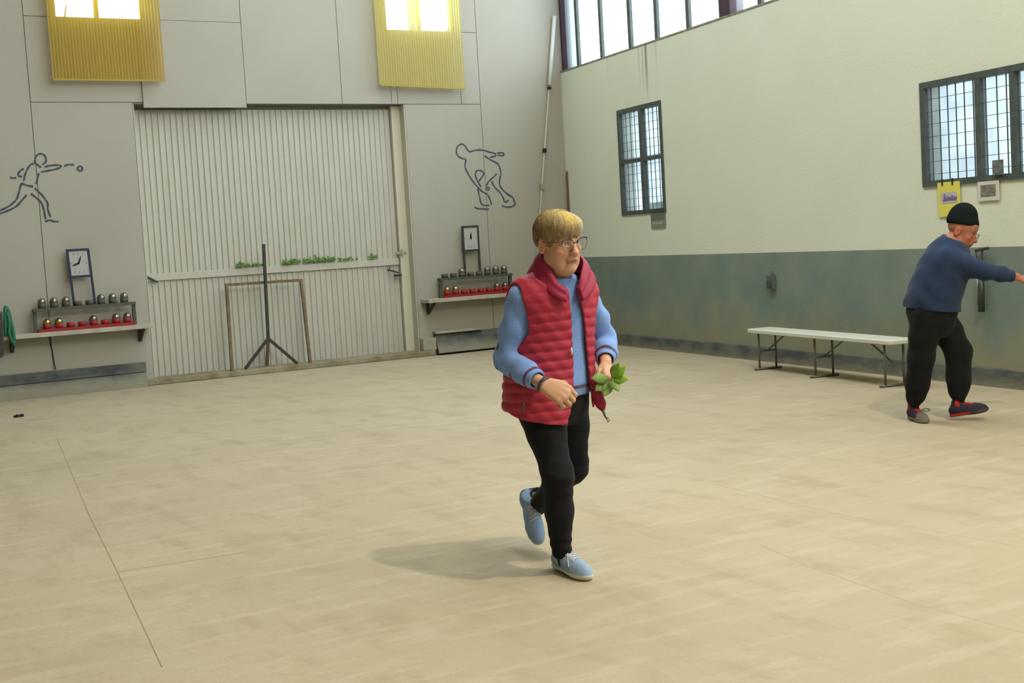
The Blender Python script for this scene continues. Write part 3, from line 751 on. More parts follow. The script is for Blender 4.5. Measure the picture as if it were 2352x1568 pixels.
# T-handled tool hung on the right wall
tt = right_root('hand_scraper', 8.85, 0.65, 0.02, label='long grey T-handled tool hung upright on the right wall', cat='tool')
MB().bar((-0.09, 0.03, 0.545), (0.06, 0.03, 0.525), 0.022).build('handle', M_STEEL_DARK, tt)
MB().tube([(-0.012, 0.03, 0.53), (0.0, 0.03, 0.27)], 0.011, 8).build('shaft', M_STEEL_DARK, tt, True)
MB().tube([(0.0, 0.03, 0.30), (0.015, 0.03, 0.0)], [0.024, 0.03], 12).build('barrel', mat('dark_barrel', lin(66, 70, 68), 0.4, 0.3), tt, True)
MB().tube([(0.05, 0.03, 0.30), (0.055, 0.03, 0.06)], 0.007, 8).build('bright_rod', mat('bright_steel', lin(150, 154, 148), 0.35, 0.6), tt, True)
MB().bar((0.09, 0.0, 0.52), (0.09, 0.0, 0.36), 0.012).build('hanger', mat('grey_hanger', lin(110, 118, 112), 0.6), tt)

# sheets and pictures
def sheet(name, s0, s1, z0, z1, m_, out, label, cat, group=None):
    r = right_root(name, (s0 + s1) / 2, z0, out, label=label, cat=cat, group=group)
    W, H = s1 - s0, z1 - z0
    MB().box(-W / 2, W / 2, 0, 0.004, 0, H).build('sheet', m_, r)
    return r, W, H
M_PHOTO = mat('grey_print', lin(96, 96, 90), 0.6, noise=(16, 0.9, lin(150, 146, 132)), stretch=(1, 1, 2.5))
ys, W, H = sheet('yellow_notice', 9.12, 9.405, 1.485, 1.79, mat('yellow_paper', lin(216, 208, 96), 0.8), 0.012, 'yellow sheet with a purple picture hanging under the right window', 'notice')
MB().box(-0.105, 0.10, 0.004, 0.006, H * 0.38, H * 0.70).build('picture', mat('lilac_print', lin(184, 172, 186), 0.7), ys)
pm = MB(); random.seed(3)
pm.tube([(0.07, 0.007, H * .44), (0.05, 0.007, H * .50), (0.055, 0.007, H * .62), (0.045, 0.007, H * .65)], 0.008, 6, flat=((0, 1, 0), 0.15))
for k in range(14): pm.tube([(0.06 - 0.012 * k, 0.007, H * (.44 + .03 * random.random())), (0.055 - 0.012 * k, 0.007, H * (.52 + .10 * random.random()))], 0.007, 6, flat=((0, 1, 0), 0.15))
pm.build('purple_print', mat('purple_ink', lin(110, 96, 134), 0.7), ys)
for xx in (-0.055, 0.075): MB().bar((xx, 0.008, H - 0.03), (xx, 0.008, H + 0.03), 0.010).build('hook', M_BLACK_PLASTIC, ys)
pf, W, H = sheet('white_mounted_photo', 8.648, 8.90, 1.60, 1.765, mat('white_mount', lin(204, 202, 192), 0.7), 0.012, 'small photo in a white mount under the right window', 'picture')
MB().box(-W / 2 + .04, W / 2 - .035, 0.004, 0.006, 0.035, H - 0.03).build('photo', M_PHOTO, pf)
pd, W, H = sheet('dark_pane_photo', 8.573, 8.70, 1.81, 1.935, mat('dark_print', lin(84, 90, 92), 0.6, noise=(24, 0.8, lin(130, 138, 138))), 0.03, 'small dark photo standing in the pane of the right window', 'picture')
pg, W, H = sheet('grey_print', 14.38, 14.745, 1.548, 1.735, mat('grey_paper', lin(128, 128, 116), 0.7), 0.010, 'small grey print under the tall narrow window', 'picture')
MB().box(-W / 2 + .01, W / 2 - .01, 0.004, 0.006, H * .55, H * .98).build('dark_band', mat('dark_band_print', lin(104, 108, 98), 0.7), pg)
gm = MB()
for k in range(9): gm.box(-0.13 + 0.03 * k, -0.112 + 0.03 * k, 0.004, 0.007, H * .3 - 0.008 * (k % 3), H * .38 + 0.008 * ((k * 2) % 3))
gm.build('pale_print', mat('pale_ink', lin(170, 168, 152), 0.7), pg)
milk = right_root('plastic_film', 14.57, 1.745, 0.016, label='clear plastic film taped over the lower corner of the tall narrow window', cat='film')
MB().box(-0.17, 0.17, 0, 0.003, 0, 0.13).build('film', glass_mat('grey_film', (0.62, 0.68, 0.62, 1), 0.7, (0.6, 0.62, 0.58, 1)), milk)

scrap = MB().box(-0.05, 0.05, -0.012, 0.012, 0, 0.02).box(-0.03, -0.005, -0.03, 0.01, 0.0, 0.03).box(0.01, 0.05, -0.01, 0.03, 0.0, 0.026).build('dark_scrap', M_BLACK_PLASTIC, bevel=0.003)
scrap.location = (2.2, 14.05, 0.0); tag(scrap, 'small dark scrap lying on the sand before the left kerb', 'scrap')

# bare trees outside, seen faintly through the blinds
M_BARK = mat('bark', lin(104, 92, 70), 0.9)
def tree(x, y, seed, label):
    rng = random.Random(seed)
    r = empty('bare_tree', (x, y, 0), 0, label, 'tree', 'bare trees outside')
    MB().tube([(0, 0, 0), (0.05, 0, 3), (0.0, 0.05, 6), (0.1, 0, 9)], [0.16, 0.13, 0.10, 0.04], 9).build('trunk', M_BARK, r, True)
    for k in range(9):
        z = 3.2 + 0.6 * k; a = rng.uniform(0, 6.28); l = rng.uniform(0.9, 1.9)
        MB().tube([(0.03, 0, z), (math.cos(a) * l * .5, math.sin(a) * l * .5, z + l * .5), (math.cos(a) * l, math.sin(a) * l, z + l * 1.2)], [0.05, 0.03, 0.01], 6).build('branch', M_BARK, r, True)
tree(4.05, 20.5, 1, 'bare tree outside, behind the left blind')
tree(10.05, 20.2, 2, 'bare tree outside, behind the right blind')
# ------------------------------------------------------------------ people: distance fields turned into smooth meshes
V3 = lambda *a: np.array(a, np.float32)
def unit(v):
    v = np.asarray(v, np.float64); return v / (np.linalg.norm(v) + 1e-12)

class Grid:
    """a box of samples; shapes are blended in and the zero surface is meshed"""
    CAP = 0.06
    def like(self):
        o = Grid.__new__(Grid); o.lo, o.h, o.n = self.lo, self.h, self.n
        o.D = np.full(o.n, self.CAP, np.float32); return o
    def __init__(self, lo, hi, h):
        self.lo = np.array(lo, np.float64); self.h = h
        self.n = np.ceil((np.array(hi) - self.lo) / h).astype(int) + 1
        self.D = np.full(self.n, self.CAP, np.float32)
    def axes(self, sl=None):
        r = []
        for i in range(3):
            a, b = (0, self.n[i]) if sl is None else (sl[i].start, sl[i].stop)
            s = [1, 1, 1]; s[i] = b - a
            r.append((self.lo[i] + self.h * np.arange(a, b)).astype(np.float32).reshape(s))
        return r
    def box(self, lo, hi, pad):
        a = np.clip(np.floor((np.array(lo) - pad - self.lo) / self.h).astype(int), 0, self.n)
        b = np.clip(np.ceil((np.array(hi) + pad - self.lo) / self.h).astype(int) + 1, 0, self.n)
        return tuple(slice(int(x), int(y)) for x, y in zip(a, b))
    def add(self, prim, k=0.0):
        fn, lo, hi = prim
        sl = self.box(lo, hi, self.CAP)
        if any(s.stop <= s.start for s in sl): return self
        d = np.broadcast_to(fn(*self.axes(sl)), self.D[sl].shape); D = self.D[sl]
        if k > 0:
            t = np.clip(0.5 + 0.5 * (D - d) / k, 0, 1)
            self.D[sl] = D + (d - D) * t - k * t * (1 - t)
        else: self.D[sl] = np.minimum(D, d)
        return self
    def sub(self, prim, k=0.0):
        fn, lo, hi = prim
        sl = self.box(lo, hi, max(k, self.h) * 1.5)
        if any(s.stop <= s.start for s in sl): return self
        d = -np.broadcast_to(fn(*self.axes(sl)), self.D[sl].shape); D = self.D[sl]
        if k > 0:
            t = np.clip(0.5 - 0.5 * (D - d) / k, 0, 1)
            self.D[sl] = D + (d - D) * t + k * t * (1 - t)
        else: self.D[sl] = np.maximum(D, d)
        return self
    def cut(self, arr):
        self.D = np.maximum(self.D, arr).astype(np.float32); return self
    def smooth(self, n=1):
        for _ in range(n):
            for ax in range(3):
                p = np.moveaxis(self.D, ax, 0)
                p[1:-1] = 0.25 * p[:-2] + 0.5 * p[1:-1] + 0.25 * p[2:]
        return self
    def mesh(self, relax=2):
        D = self.D
        D[0], D[-1] = np.maximum(D[0], 0.001), np.maximum(D[-1], 0.001)
        D[:, 0], D[:, -1] = np.maximum(D[:, 0], 0.001), np.maximum(D[:, -1], 0.001)
        D[:, :, 0], D[:, :, -1] = np.maximum(D[:, :, 0], 0.001), np.maximum(D[:, :, -1], 0.001)
        S = D < 0
        c = np.zeros(np.array(D.shape) - 1, np.int8)
        for i in (0, 1):
            for j in (0, 1):
                for k in (0, 1):
                    c += S[i:D.shape[0] - 1 + i, j:D.shape[1] - 1 + j, k:D.shape[2] - 1 + k]
        act = np.argwhere((c > 0) & (c < 8))
        idx = np.full(c.shape, -1, np.int32)
        idx[tuple(act.T)] = np.arange(len(act))
        acc = np.zeros((len(act), 3)); cnt = np.zeros(len(act))
        corner = {}
        for i in (0, 1):
            for j in (0, 1):
                for k in (0, 1): corner[i, j, k] = D[act[:, 0] + i, act[:, 1] + j, act[:, 2] + k].astype(np.float64)
        for ax in range(3):
            for a in (0, 1):
                for b in (0, 1):
                    o = [a, b]; o.insert(ax, 0); p = list(o); p[ax] = 1
                    d0, d1 = corner[tuple(o)], corner[tuple(p)]
                    m = (d0 < 0) != (d1 < 0)
                    t = d0[m] / (d0[m] - d1[m])
                    q = np.tile(np.array(o, float), (m.sum(), 1)); q[:, ax] += t
                    acc[m] += q; cnt[m] += 1
        V = self.lo + self.h * (act + acc / cnt[:, None])
        F = []
        for ax in range(3):
            A = np.moveaxis(S, ax, 0)
            e = np.moveaxis(A[:-1] != A[1:], 0, ax)
            pts = np.argwhere(e)
            o1, o2 = [(1, 2), (2, 0), (0, 1)][ax]
            pts = pts[(pts[:, o1] > 0) & (pts[:, o2] > 0) & (pts[:, o1] < c.shape[o1]) & (pts[:, o2] < c.shape[o2])]
            q = []
            for da, db in ((0, 0), (1, 0), (1, 1), (0, 1)):
                r = pts.copy(); r[:, o1] -= da; r[:, o2] -= db
                q.append(idx[tuple(r.T)])
            q = np.stack(q, 1)
            inside = S[tuple(pts.T)]
            q[~inside] = q[~inside][:, ::-1]
            F.append(q)
        F = np.concatenate(F); F = F[(F >= 0).all(1)]
        for _ in range(relax):
            s = np.zeros_like(V); n = np.zeros(len(V))
            for a in range(4):
                i, j = F[:, a], F[:, (a + 1) % 4]
                for ax in range(3):
                    s[:, ax] += np.bincount(i, V[j, ax], len(V)) + np.bincount(j, V[i, ax], len(V))
                n += np.bincount(i, minlength=len(V)) + np.bincount(j, minlength=len(V))
            V = 0.45 * V + 0.55 * s / np.maximum(n, 1)[:, None]
        return V, F

def np_mesh(name, V, F, mat_, parent=None, col=None, smooth=True):
    me = bpy.data.meshes.new(name)
    me.vertices.add(len(V)); me.vertices.foreach_set('co', V.astype(np.float32).ravel())
    k = F.shape[1]
    me.loops.add(F.size); me.loops.foreach_set('vertex_index', F.astype(np.int32).ravel())
    me.polygons.add(len(F)); me.polygons.foreach_set('loop_start', np.arange(0, F.size, k, dtype=np.int32))
    me.polygons.foreach_set('use_smooth', np.full(len(F), smooth))
    me.update(calc_edges=True)
    if col is not None:
        a = me.color_attributes.new('Col', 'FLOAT_COLOR', 'POINT')
        c4 = np.ones((len(V), 4), np.float32); c4[:, :3] = col
        a.data.foreach_set('color', c4.ravel())
    return link_mesh(name, me, mat_, parent)

# shapes: (function of x, y, z arrays, lower corner, upper corner)
def rcone(a, b, ra, rb, n=None, s=1.0):
    a = np.array(a, np.float64); b = np.array(b, np.float64)
    ba = b - a; l2 = float(ba @ ba) + 1e-12
    def fn(X, Y, Z):
        px, py, pz = X - np.float32(a[0]), Y - np.float32(a[1]), Z - np.float32(a[2])
        t = np.clip((px * np.float32(ba[0]) + py * np.float32(ba[1]) + pz * np.float32(ba[2])) / np.float32(l2), 0, 1)
        px = px - t * np.float32(ba[0]); py = py - t * np.float32(ba[1]); pz = pz - t * np.float32(ba[2])
        r = np.float32(ra) + np.float32(rb - ra) * t
        if n is not None:
            q = px * np.float32(n[0]) + py * np.float32(n[1]) + pz * np.float32(n[2])
            e = q * np.float32(1.0 / s - 1.0)
            px = px + e * np.float32(n[0]); py = py + e * np.float32(n[1]); pz = pz + e * np.float32(n[2])
            return (np.sqrt(px * px + py * py + pz * pz) - r) * np.float32(min(1.0, s) ** 0.5)
        return np.sqrt(px * px + py * py + pz * pz) - r
    R = max(ra, rb) * max(1.0, s)
    return fn, np.minimum(a, b) - R, np.maximum(a, b) + R
def chain(grid, pts, rs, k=0.02, n=None, s=1.0):
    for i in range(len(pts) - 1): grid.add(rcone(pts[i], pts[i + 1], rs[i], rs[i + 1], n, s), k)
def ellipsoid(c, axes, r):
    c = np.array(c, np.float64); A = np.array(axes, np.float64)
    def fn(X, Y, Z):
        p = [X - np.float32(c[0]), Y - np.float32(c[1]), Z - np.float32(c[2])]
        k0 = 0; k1 = 0
        for i in range(3):
            q = p[0] * np.float32(A[i, 0]) + p[1] * np.float32(A[i, 1]) + p[2] * np.float32(A[i, 2])
            k0 = k0 + (q / np.float32(r[i])) ** 2; k1 = k1 + (q / np.float32(r[i] ** 2)) ** 2
        k0 = np.sqrt(k0); k1 = np.sqrt(k1) + np.float32(1e-6)
        return k0 * (k0 - 1) / k1
    R = max(r)
    return fn, c - R, c + R
def ball(c, r): return ellipsoid(c, np.eye(3), (r, r, r))
def stack(sec, L, F, grow=0.0, p=2.0):
    """upright trunk from sections (z, cx, cy, half width, half depth) along horizontal axes L and F"""
    sec = np.array(sec, np.float64)
    zz = np.linspace(sec[0, 0], sec[-1, 0], 60)
    T = [np.interp(zz, sec[:, 0], sec[:, i]) for i in range(1, 5)]
    ker = np.array([1, 2, 3, 2, 1]) / 9.0
    T = [np.concatenate([t[:2], np.convolve(t, ker, 'valid'), t[-2:]]) for t in T]
    def fn(X, Y, Z):
        z = np.clip(Z, zz[0], zz[-1])
        cx, cy, rl, rf = [np.interp(z, zz, t).astype(np.float32) for t in T]
        rl = rl + np.float32(grow); rf = rf + np.float32(grow)
        px, py = X - cx, Y - cy
        l = np.abs(px * np.float32(L[0]) + py * np.float32(L[1])) / rl; f = np.abs(px * np.float32(F[0]) + py * np.float32(F[1])) / rf
        k0 = (l ** p + f ** p) ** np.float32(1.0 / p)
        k1 = np.sqrt((l / rl) ** 2 + (f / rf) ** 2) + np.float32(1e-6)
        d = k0 * (k0 - 1) / k1
        d = np.minimum(d, 0.5)
        dz = np.maximum(np.float32(zz[0]) - Z, Z - np.float32(zz[-1]))
        return np.maximum(d, dz)
    R = max(sec[:, 3].max(), sec[:, 4].max()) + grow
    return fn, (sec[:, 1].min() - R, sec[:, 2].min() - R, sec[0, 0]), (sec[:, 1].max() + R, sec[:, 2].max() + R, sec[-1, 0])

def blend_col(base, V, spots):
    """spots: (weight array 0..1, colour)"""
    c = np.tile(np.array(base[:3]), (len(V), 1))
    for w, k in spots:
        w = np.clip(w, 0, 1)[:, None]; c = c * (1 - w) + np.array(k[:3]) * w
    return c
def soft(d, r, e): return np.clip((r - d) / e + 0.5, 0, 1)

class HeadFrame:
    """head axes: l = the person's left, f = forward, u = up"""
    def __init__(self, c, yaw, pitch, roll, scale):
        f0 = np.array([math.sin(yaw), -math.cos(yaw), 0.0]); l0 = np.array([math.cos(yaw), math.sin(yaw), 0.0]); u0 = np.array([0, 0, 1.0])
        f = f0 * math.cos(pitch) - u0 * math.sin(pitch); u = u0 * math.cos(pitch) + f0 * math.sin(pitch)
        l = l0 * math.cos(roll) + u * math.sin(roll); u = u * math.cos(roll) - l0 * math.sin(roll)
        self.c, self.l, self.f, self.u, self.s = np.array(c, float), l, f, u, scale
        self.A = np.array([l, f, u])
    def p(self, l, f, u): return self.c + self.s * (l * self.l + f * self.f + u * self.u)
    def loc(self, V):
        q = (V - self.c) / self.s; return q @ self.l, q @ self.f, q @ self.u
    def ell(self, c, r): return ellipsoid(self.p(*c), self.A, [x * self.s for x in r])
    def cone(self, a, b, ra, rb, n=None, s=1.0): return rcone(self.p(*a), self.p(*b), ra * self.s, rb * self.s, n, s)

def add_head(G, H, old=1.0, male=False):
    """skull, jaw, brow, nose, mouth, ears"""
    G.add(H.ell((0, -0.010, 0.032), (0.076, 0.096, 0.082)), 0.0)
    G.add(H.ell((0, 0.020, -0.030), (0.061, 0.068, 0.083)), 0.03)
    G.add(H.ell((0, 0.030, -0.075), (0.052, 0.052, 0.042)), 0.03)
    G.add(H.ell((0, 0.068, -0.100), (0.024, 0.020, 0.019)), 0.02)                 # chin
    for s in (-1, 1):
        G.add(H.ell((s * 0.046, 0.012, -0.068), (0.020, 0.032, 0.026)), 0.03)     # jaw corner
        G.add(H.ell((s * 0.038, 0.058, -0.032), (0.025, 0.022, 0.022)), 0.025)    # cheek
        G.add(H.ell((s * 0.036, 0.050, -0.070), (0.020, 0.020, 0.022)), 0.022)    # soft lower cheek
    G.add(H.cone((-0.034, 0.072, 0.022), (0.034, 0.072, 0.022), 0.014, 0.014), 0.02)
    G.add(H.ell((0, 0.070, 0.052), (0.052, 0.022, 0.034)), 0.03)                  # forehead
    for s in (-1, 1): G.sub(H.ell((s * 0.032, 0.098, 0.000), (0.021, 0.020, 0.015)), 0.016)
    for s in (-1, 1):
        G.add(H.ell((s * 0.032, 0.071, 0.000), (0.0145, 0.0145, 0.0125)), 0.004)  # eyeball under lids
        G.add(H.cone((s * 0.018, 0.084, -0.013), (s * 0.045, 0.074, -0.014), 0.005, 0.005), 0.008)   # lower lid bag
        G.add(H.cone((s * 0.016, 0.087, 0.012), (s * 0.047, 0.074, 0.011), 0.0055, 0.005), 0.007)   # upper lid
    G.add(H.cone((0, 0.084, 0.012), (0, 0.108, -0.034), 0.0085, 0.0125), 0.012)   # nose
    G.add(H.ell((0, 0.110, -0.037), (0.0135, 0.012, 0.0115)), 0.008)
    for s in (-1, 1): G.add(H.ell((s * 0.0125, 0.098, -0.041), (0.0085, 0.010, 0.0085)), 0.006)
    for s in (-1, 1): G.sub(H.ell((s * 0.0065, 0.104, -0.051), (0.0035, 0.005, 0.004)), 0.003)
    G.add(H.ell((0, 0.084, -0.062), (0.026, 0.016, 0.016)), 0.018)                # muzzle
    G.add(H.cone((-0.020, 0.086, -0.0690), (0.0, 0.0905, -0.0655), 0.0045, 0.0050), 0.006)
    G.add(H.cone((0.020, 0.086, -0.0690), (0.0, 0.0905, -0.0655), 0.0045, 0.0050), 0.006)
    G.add(H.cone((-0.006, 0.0965, -0.0645), (0.006, 0.0965, -0.0645), 0.0052, 0.0052), 0.008)
    G.add(H.cone((-0.018, 0.088, -0.0765), (0.018, 0.088, -0.0765), 0.0058, 0.0058), 0.006)
    G.sub(H.cone((-0.025, 0.092, -0.0775), (0.0, 0.1015, -0.0705), 0.0017, 0.002), 0.004)
    G.sub(H.cone((0.025, 0.092, -0.0775), (0.0, 0.1015, -0.0705), 0.0017, 0.002), 0.004)
    for s in (-1, 1):                                                             # folds from nose to mouth
        G.sub(H.cone((s * 0.019, 0.094, -0.040), (s * 0.032, 0.080, -0.070), 0.002, 0.002), 0.008 * old)
        e = H.A
        G.add(H.ell((s * 0.076, -0.012, -0.012), (0.010, 0.021, 0.036)), 0.008)   # ear
        G.sub(H.ell((s * 0.085, -0.008, -0.008), (0.006, 0.011, 0.020)), 0.006)

from mathutils.bvhtree import BVHTree
def face_colours(H, V, base, lip, ruddy, dark, brow):
    l, f, u = H.loc(V)
    al = np.abs(l)
    front = f > 0.03
    sp = []
    sp.append((0.55 * np.exp(-(((al - 0.040) / 0.022) ** 2 + ((u + 0.034) / 0.022) ** 2)) * front, ruddy))
    sp.append((0.5 * np.exp(-((l / 0.016) ** 2 + ((u + 0.036) / 0.014) ** 2)) * (f > 0.09), ruddy))
    sp.append((0.45 * np.exp(-(((al - 0.078) / 0.010) ** 2 + ((u + 0.012) / 0.03) ** 2)), ruddy))
    # lips
    w = soft(np.abs(u + 0.0715 + 8 * l * l), 0.0080 * np.clip(1.15 - (l / 0.028) ** 2, 0, 1) + 1e-4, 0.004) * (f > 0.07) * (al < 0.027)
    sp.append((w, lip))
    sp.append((0.8 * soft(np.abs(u + 0.0706 + 9.5 * l * l), 0.0018, 0.002) * (f > 0.07) * (al < 0.024), dark))
    # eye sockets a little darker skin, brows, eyes
    sp.append((0.30 * np.exp(-(((al - 0.032) / 0.02) ** 2 + ((u - 0.002) / 0.013) ** 2)) * front, ruddy))
    sp.append((0.75 * soft(np.abs(u - 0.026 + 3.0 * (al - 0.033) ** 2 * 4), 0.0042, 0.004) * soft(np.abs(al - 0.033), 0.018, 0.006) * (f > 0.05), brow))
    eye = ((al - 0.032) / 0.0125) ** 2 + ((u) / 0.0050) ** 2
    sp.append((soft(eye, 1.0, 0.5) * (f > 0.06), (0.62, 0.58, 0.54)))
    sp.append((soft(np.hypot(al - 0.032 - 0.0015 * np.sign(l), u), 0.0050, 0.002) * (eye < 1.0) * (f > 0.06), (0.07, 0.08, 0.09)))
    sp.append((0.85 * soft(np.abs(u - 0.0058 + 60 * (al - 0.032) ** 2 * 0.35), 0.0016, 0.0018) * soft(np.abs(al - 0.032), 0.0135, 0.003) * (f > 0.055), dark))
    sp.append((0.8 * soft(np.hypot(al - 0.0065, u + 0.052), 0.004, 0.002) * (f > 0.088), dark))
    return blend_col(base, V, sp)

def hand_chains(wrist, d, back, thumb, size=1.0, curl=(0.5, 0.8, 0.6), spread=0.06, thumb_curl=0.5, curls=None, taper=1.0):
    """d: wrist to knuckles; back: out of the back of the hand; thumb: towards the thumb side. Returns chains of (points, radii)."""
    d = unit(d); back = unit(np.array(back) - d * np.dot(back, d)); th = np.cross(d, back)
    if np.dot(th, thumb) < 0: th = -th
    P = []
    k = size
    W = np.array(wrist, float)
    for i, (o, ln, r) in enumerate(((0.030, 0.078, 0.0088), (0.010, 0.086, 0.0092), (-0.011, 0.079, 0.0088), (-0.030, 0.062, 0.0078))):
        kn = W + k * (d * (0.092 - 0.10 * abs(o - 0.006) - (0.004 if i == 3 else 0)) + th * o + back * (0.004 - 0.12 * abs(o)))
        mc = W + k * (d * 0.016 + th * o * 0.5)
        P.append(([mc, kn], [0.0135 * k, 0.0115 * k]))
        c = curls[i] if curls else curl
        dirv = unit(d + th * spread * (o / 0.03)); ang = 0.0
        pts, rs = [kn], [r * 1.12 * k]
        q = kn
        for seg, (fl, a) in enumerate(zip((0.46, 0.31, 0.23), c)):
            ang += a
            v = dirv * math.cos(ang) - back * math.sin(ang)
            q = q + v * ln * fl * k * 1.05
            pts.append(q); rs.append(r * (1.0, 0.92, 0.80)[seg] * k)
        P.append((pts, rs))
    b = W + k * (d * 0.022 + th * 0.022 - back * 0.006)
    m = W + k * (d * 0.056 + th * 0.044 - back * (0.012 + 0.012 * thumb_curl))
    t1 = m + k * 0.034 * unit(d * 0.75 + th * (0.45 - 0.6 * thumb_curl) - back * 0.6 * thumb_curl)
    t2 = t1 + k * 0.027 * unit(d * 0.75 + th * (0.25 - 1.0 * thumb_curl) - back * 0.7 * thumb_curl)
    P.append(([b, m, t1, t2], [0.0150 * k, 0.0125 * k, 0.0100 * k, 0.0078 * k]))
    return P, d, back, th
def add_hand(G, *a, **kw):
    P, d, back, th = hand_chains(*a, **kw)
    W = np.array(a[0], float); k = kw.get('size', 1.0)
    # palm: a flattened web joining the metacarpals
    G.add(rcone(W + d * 0.02 * k, W + d * 0.072 * k, 0.030 * k, 0.037 * k, back, 0.42), 0.012)
    for pts, rs in P:
        for i in range(len(pts) - 1): G.add(rcone(pts[i], pts[i + 1], rs[i], rs[i + 1]), 0.0035 if len(pts) > 2 else 0.010)

def shoe_grid(heel, toe, up, ln_scale=1.0, h=0.0028, width=1.0, collar=None, chunky=1.0):
    """returns grid, frame"""
    heel = np.array(heel, float); toe = np.array(toe, float)
    d = unit(toe - heel); L = np.linalg.norm(toe - heel)
    up = unit(np.array(up) - d * np.dot(up, d)); s = np.cross(d, up)
    lo = np.minimum(heel, toe) - 0.09; hi = np.maximum(heel, toe) + 0.09
    if collar is not None: lo = np.minimum(lo, np.array(collar) - 0.08); hi = np.maximum(hi, np.array(collar) + 0.08)
    G = Grid(lo, hi, h)
    def P(t, side, ht): return heel + d * (t * L) + s * side + up * ht
    w = width
    sole = [(0.11, 0, 0.030), (0.35, 0.0, 0.029), (0.55, 0.0, 0.034), (0.72, 0.0, 0.042), (0.84, 0.0, 0.037), (0.91, 0.0, 0.029)]
    chain(G, [P(t, sd, 0.017 * chunky) for t, sd, r in sole], [r * w for t, sd, r in sole], 0.01, up, 0.42 * chunky)
    upper = [(0.13, 0.054, 0.033), (0.30, 0.060, 0.036), (0.50, 0.050, 0.039), (0.68, 0.037, 0.039), (0.82, 0.032, 0.034), (0.91, 0.029, 0.026)]
    chain(G, [P(t, 0, ht) for t, ht, r in upper], [r * w for t, ht, r in upper], 0.018)
    if collar is not None:
        c = np.array(collar, float)
        G.add(rcone(P(0.22, 0, 0.065), c, 0.040 * w, 0.041 * w), 0.02)
        G.sub(rcone(c - (c - P(0.22, 0, 0.065)) * 0.25, c + (c - P(0.22, 0, 0.065)) * 0.6, 0.031 * w, 0.036 * w), 0.006)
        X, Y, Z = G.axes()
        n = unit(up - 0.12 * d)
        G.cut((X - np.float32(c[0])) * np.float32(n[0]) + (Y - np.float32(c[1])) * np.float32(n[1]) + (Z - np.float32(c[2])) * np.float32(n[2]) - 0.004)
    X, Y, Z = G.axes()
    G.cut(-((X - np.float32(heel[0])) * np.float32(up[0]) + (Y - np.float32(heel[1])) * np.float32(up[1]) + (Z - np.float32(heel[2])) * np.float32(up[2])))
    return G, (heel, d, s, up, L)
M_SKIN = mat('skin', (0.5, 0.3, 0.2, 1), 0.55, attr=True, spec=0.3, bump=(220, 0.06))
M_HAIR = mat('hair', (0.4, 0.3, 0.15, 1), 0.6, attr=True, spec=0.3, noise=(48, 0.55, lin(92, 76, 48)), stretch=(3, 3, 0.35), bump=(60, 0.25))
M_SWEATER = mat('knit_wool', (0.1, 0.2, 0.4, 1), 0.95, attr=True, sheen=0.2, spec=0.1, noise=(16, 0.25, lin(92, 126, 184)), bump=(160, 0.25))
M_VEST = mat('quilted_nylon', (0.3, 0.02, 0.04, 1), 0.55, attr=True, spec=0.25, noise=(10, 0.25, lin(130, 22, 46)), bump=(50, 0.08))
M_TROUSER = mat('black_cloth', lin(30, 31, 33), 0.95, spec=0.1, sheen=0.05, noise=(25, 0.4, lin(24, 25, 26)), bump=(60, 0.15))
M_SHOE = mat('shoe_mesh', (0.3, 0.4, 0.5, 1), 0.8, attr=True, spec=0.2, bump=(260, 0.15))
M_LACE = mat('white_lace', lin(206, 206, 200), 0.8)
M_SPEC = mat('dark_spectacle', lin(48, 30, 60), 0.35)
M_LENS = glass_mat('lens', (0.93, 0.93, 0.95, 1), 0.96)
M_BEADS = mat('dark_beads', lin(52, 54, 62), 0.4, 0.2, noise=(120, 0.8, lin(128, 128, 130)))

# ------------------------------------------------------------------ the woman (x = right of the walk's view, y = away, z = up, from her own foot point)
U0, F0 = 0.211, 5.60
_fw = Vector((math.sin(YAW), math.cos(YAW), 0)); _rt = Vector((math.cos(YAW), -math.sin(YAW), 0))
woman = empty('person', tuple(_rt * U0 + _fw * F0), -YAW, 'person in a red quilted vest and blue sweater walking with leaves in one hand', 'person')
wl = unit((0.82, 0.57, 0)); wf = unit((0.57, -0.82, 0))
W_SEC = [(0.76, -0.055, 0.275, 0.178, 0.135), (0.84, -0.052, 0.27, 0.184, 0.142), (0.95, -0.046, 0.265, 0.178, 0.14), (1.05, -0.036, 0.258, 0.168, 0.138), (1.15, -0.026, 0.245, 0.168, 0.142),
         (1.22, -0.018, 0.235, 0.165, 0.125), (1.275, -0.010, 0.22, 0.135, 0.098), (1.315, -0.002, 0.205, 0.085, 0.075), (1.36, 0.008, 0.19, 0.055, 0.058)]
SHR, SHL = (-0.150, 0.145, 1.245), (0.120, 0.325, 1.235)
ELR, WRR = (-0.238, 0.165, 0.975), (-0.092, -0.035, 0.882)
ELL, WRL = (0.218, 0.470, 1.010), (0.206, 0.275, 0.925)
HIR, HIL = (-0.120, 0.235, 0.82), (0.028, 0.325, 0.82)
KNR, ANR = (-0.045, 0.085, 0.465), (-0.048, 0.165, 0.095)
KNL, ANL = (0.035, 0.350, 0.445), (-0.140, 0.700, 0.195)
WH = HeadFrame((0.018, 0.140, 1.488), math.radians(36), math.radians(9), math.radians(5), 1.08)
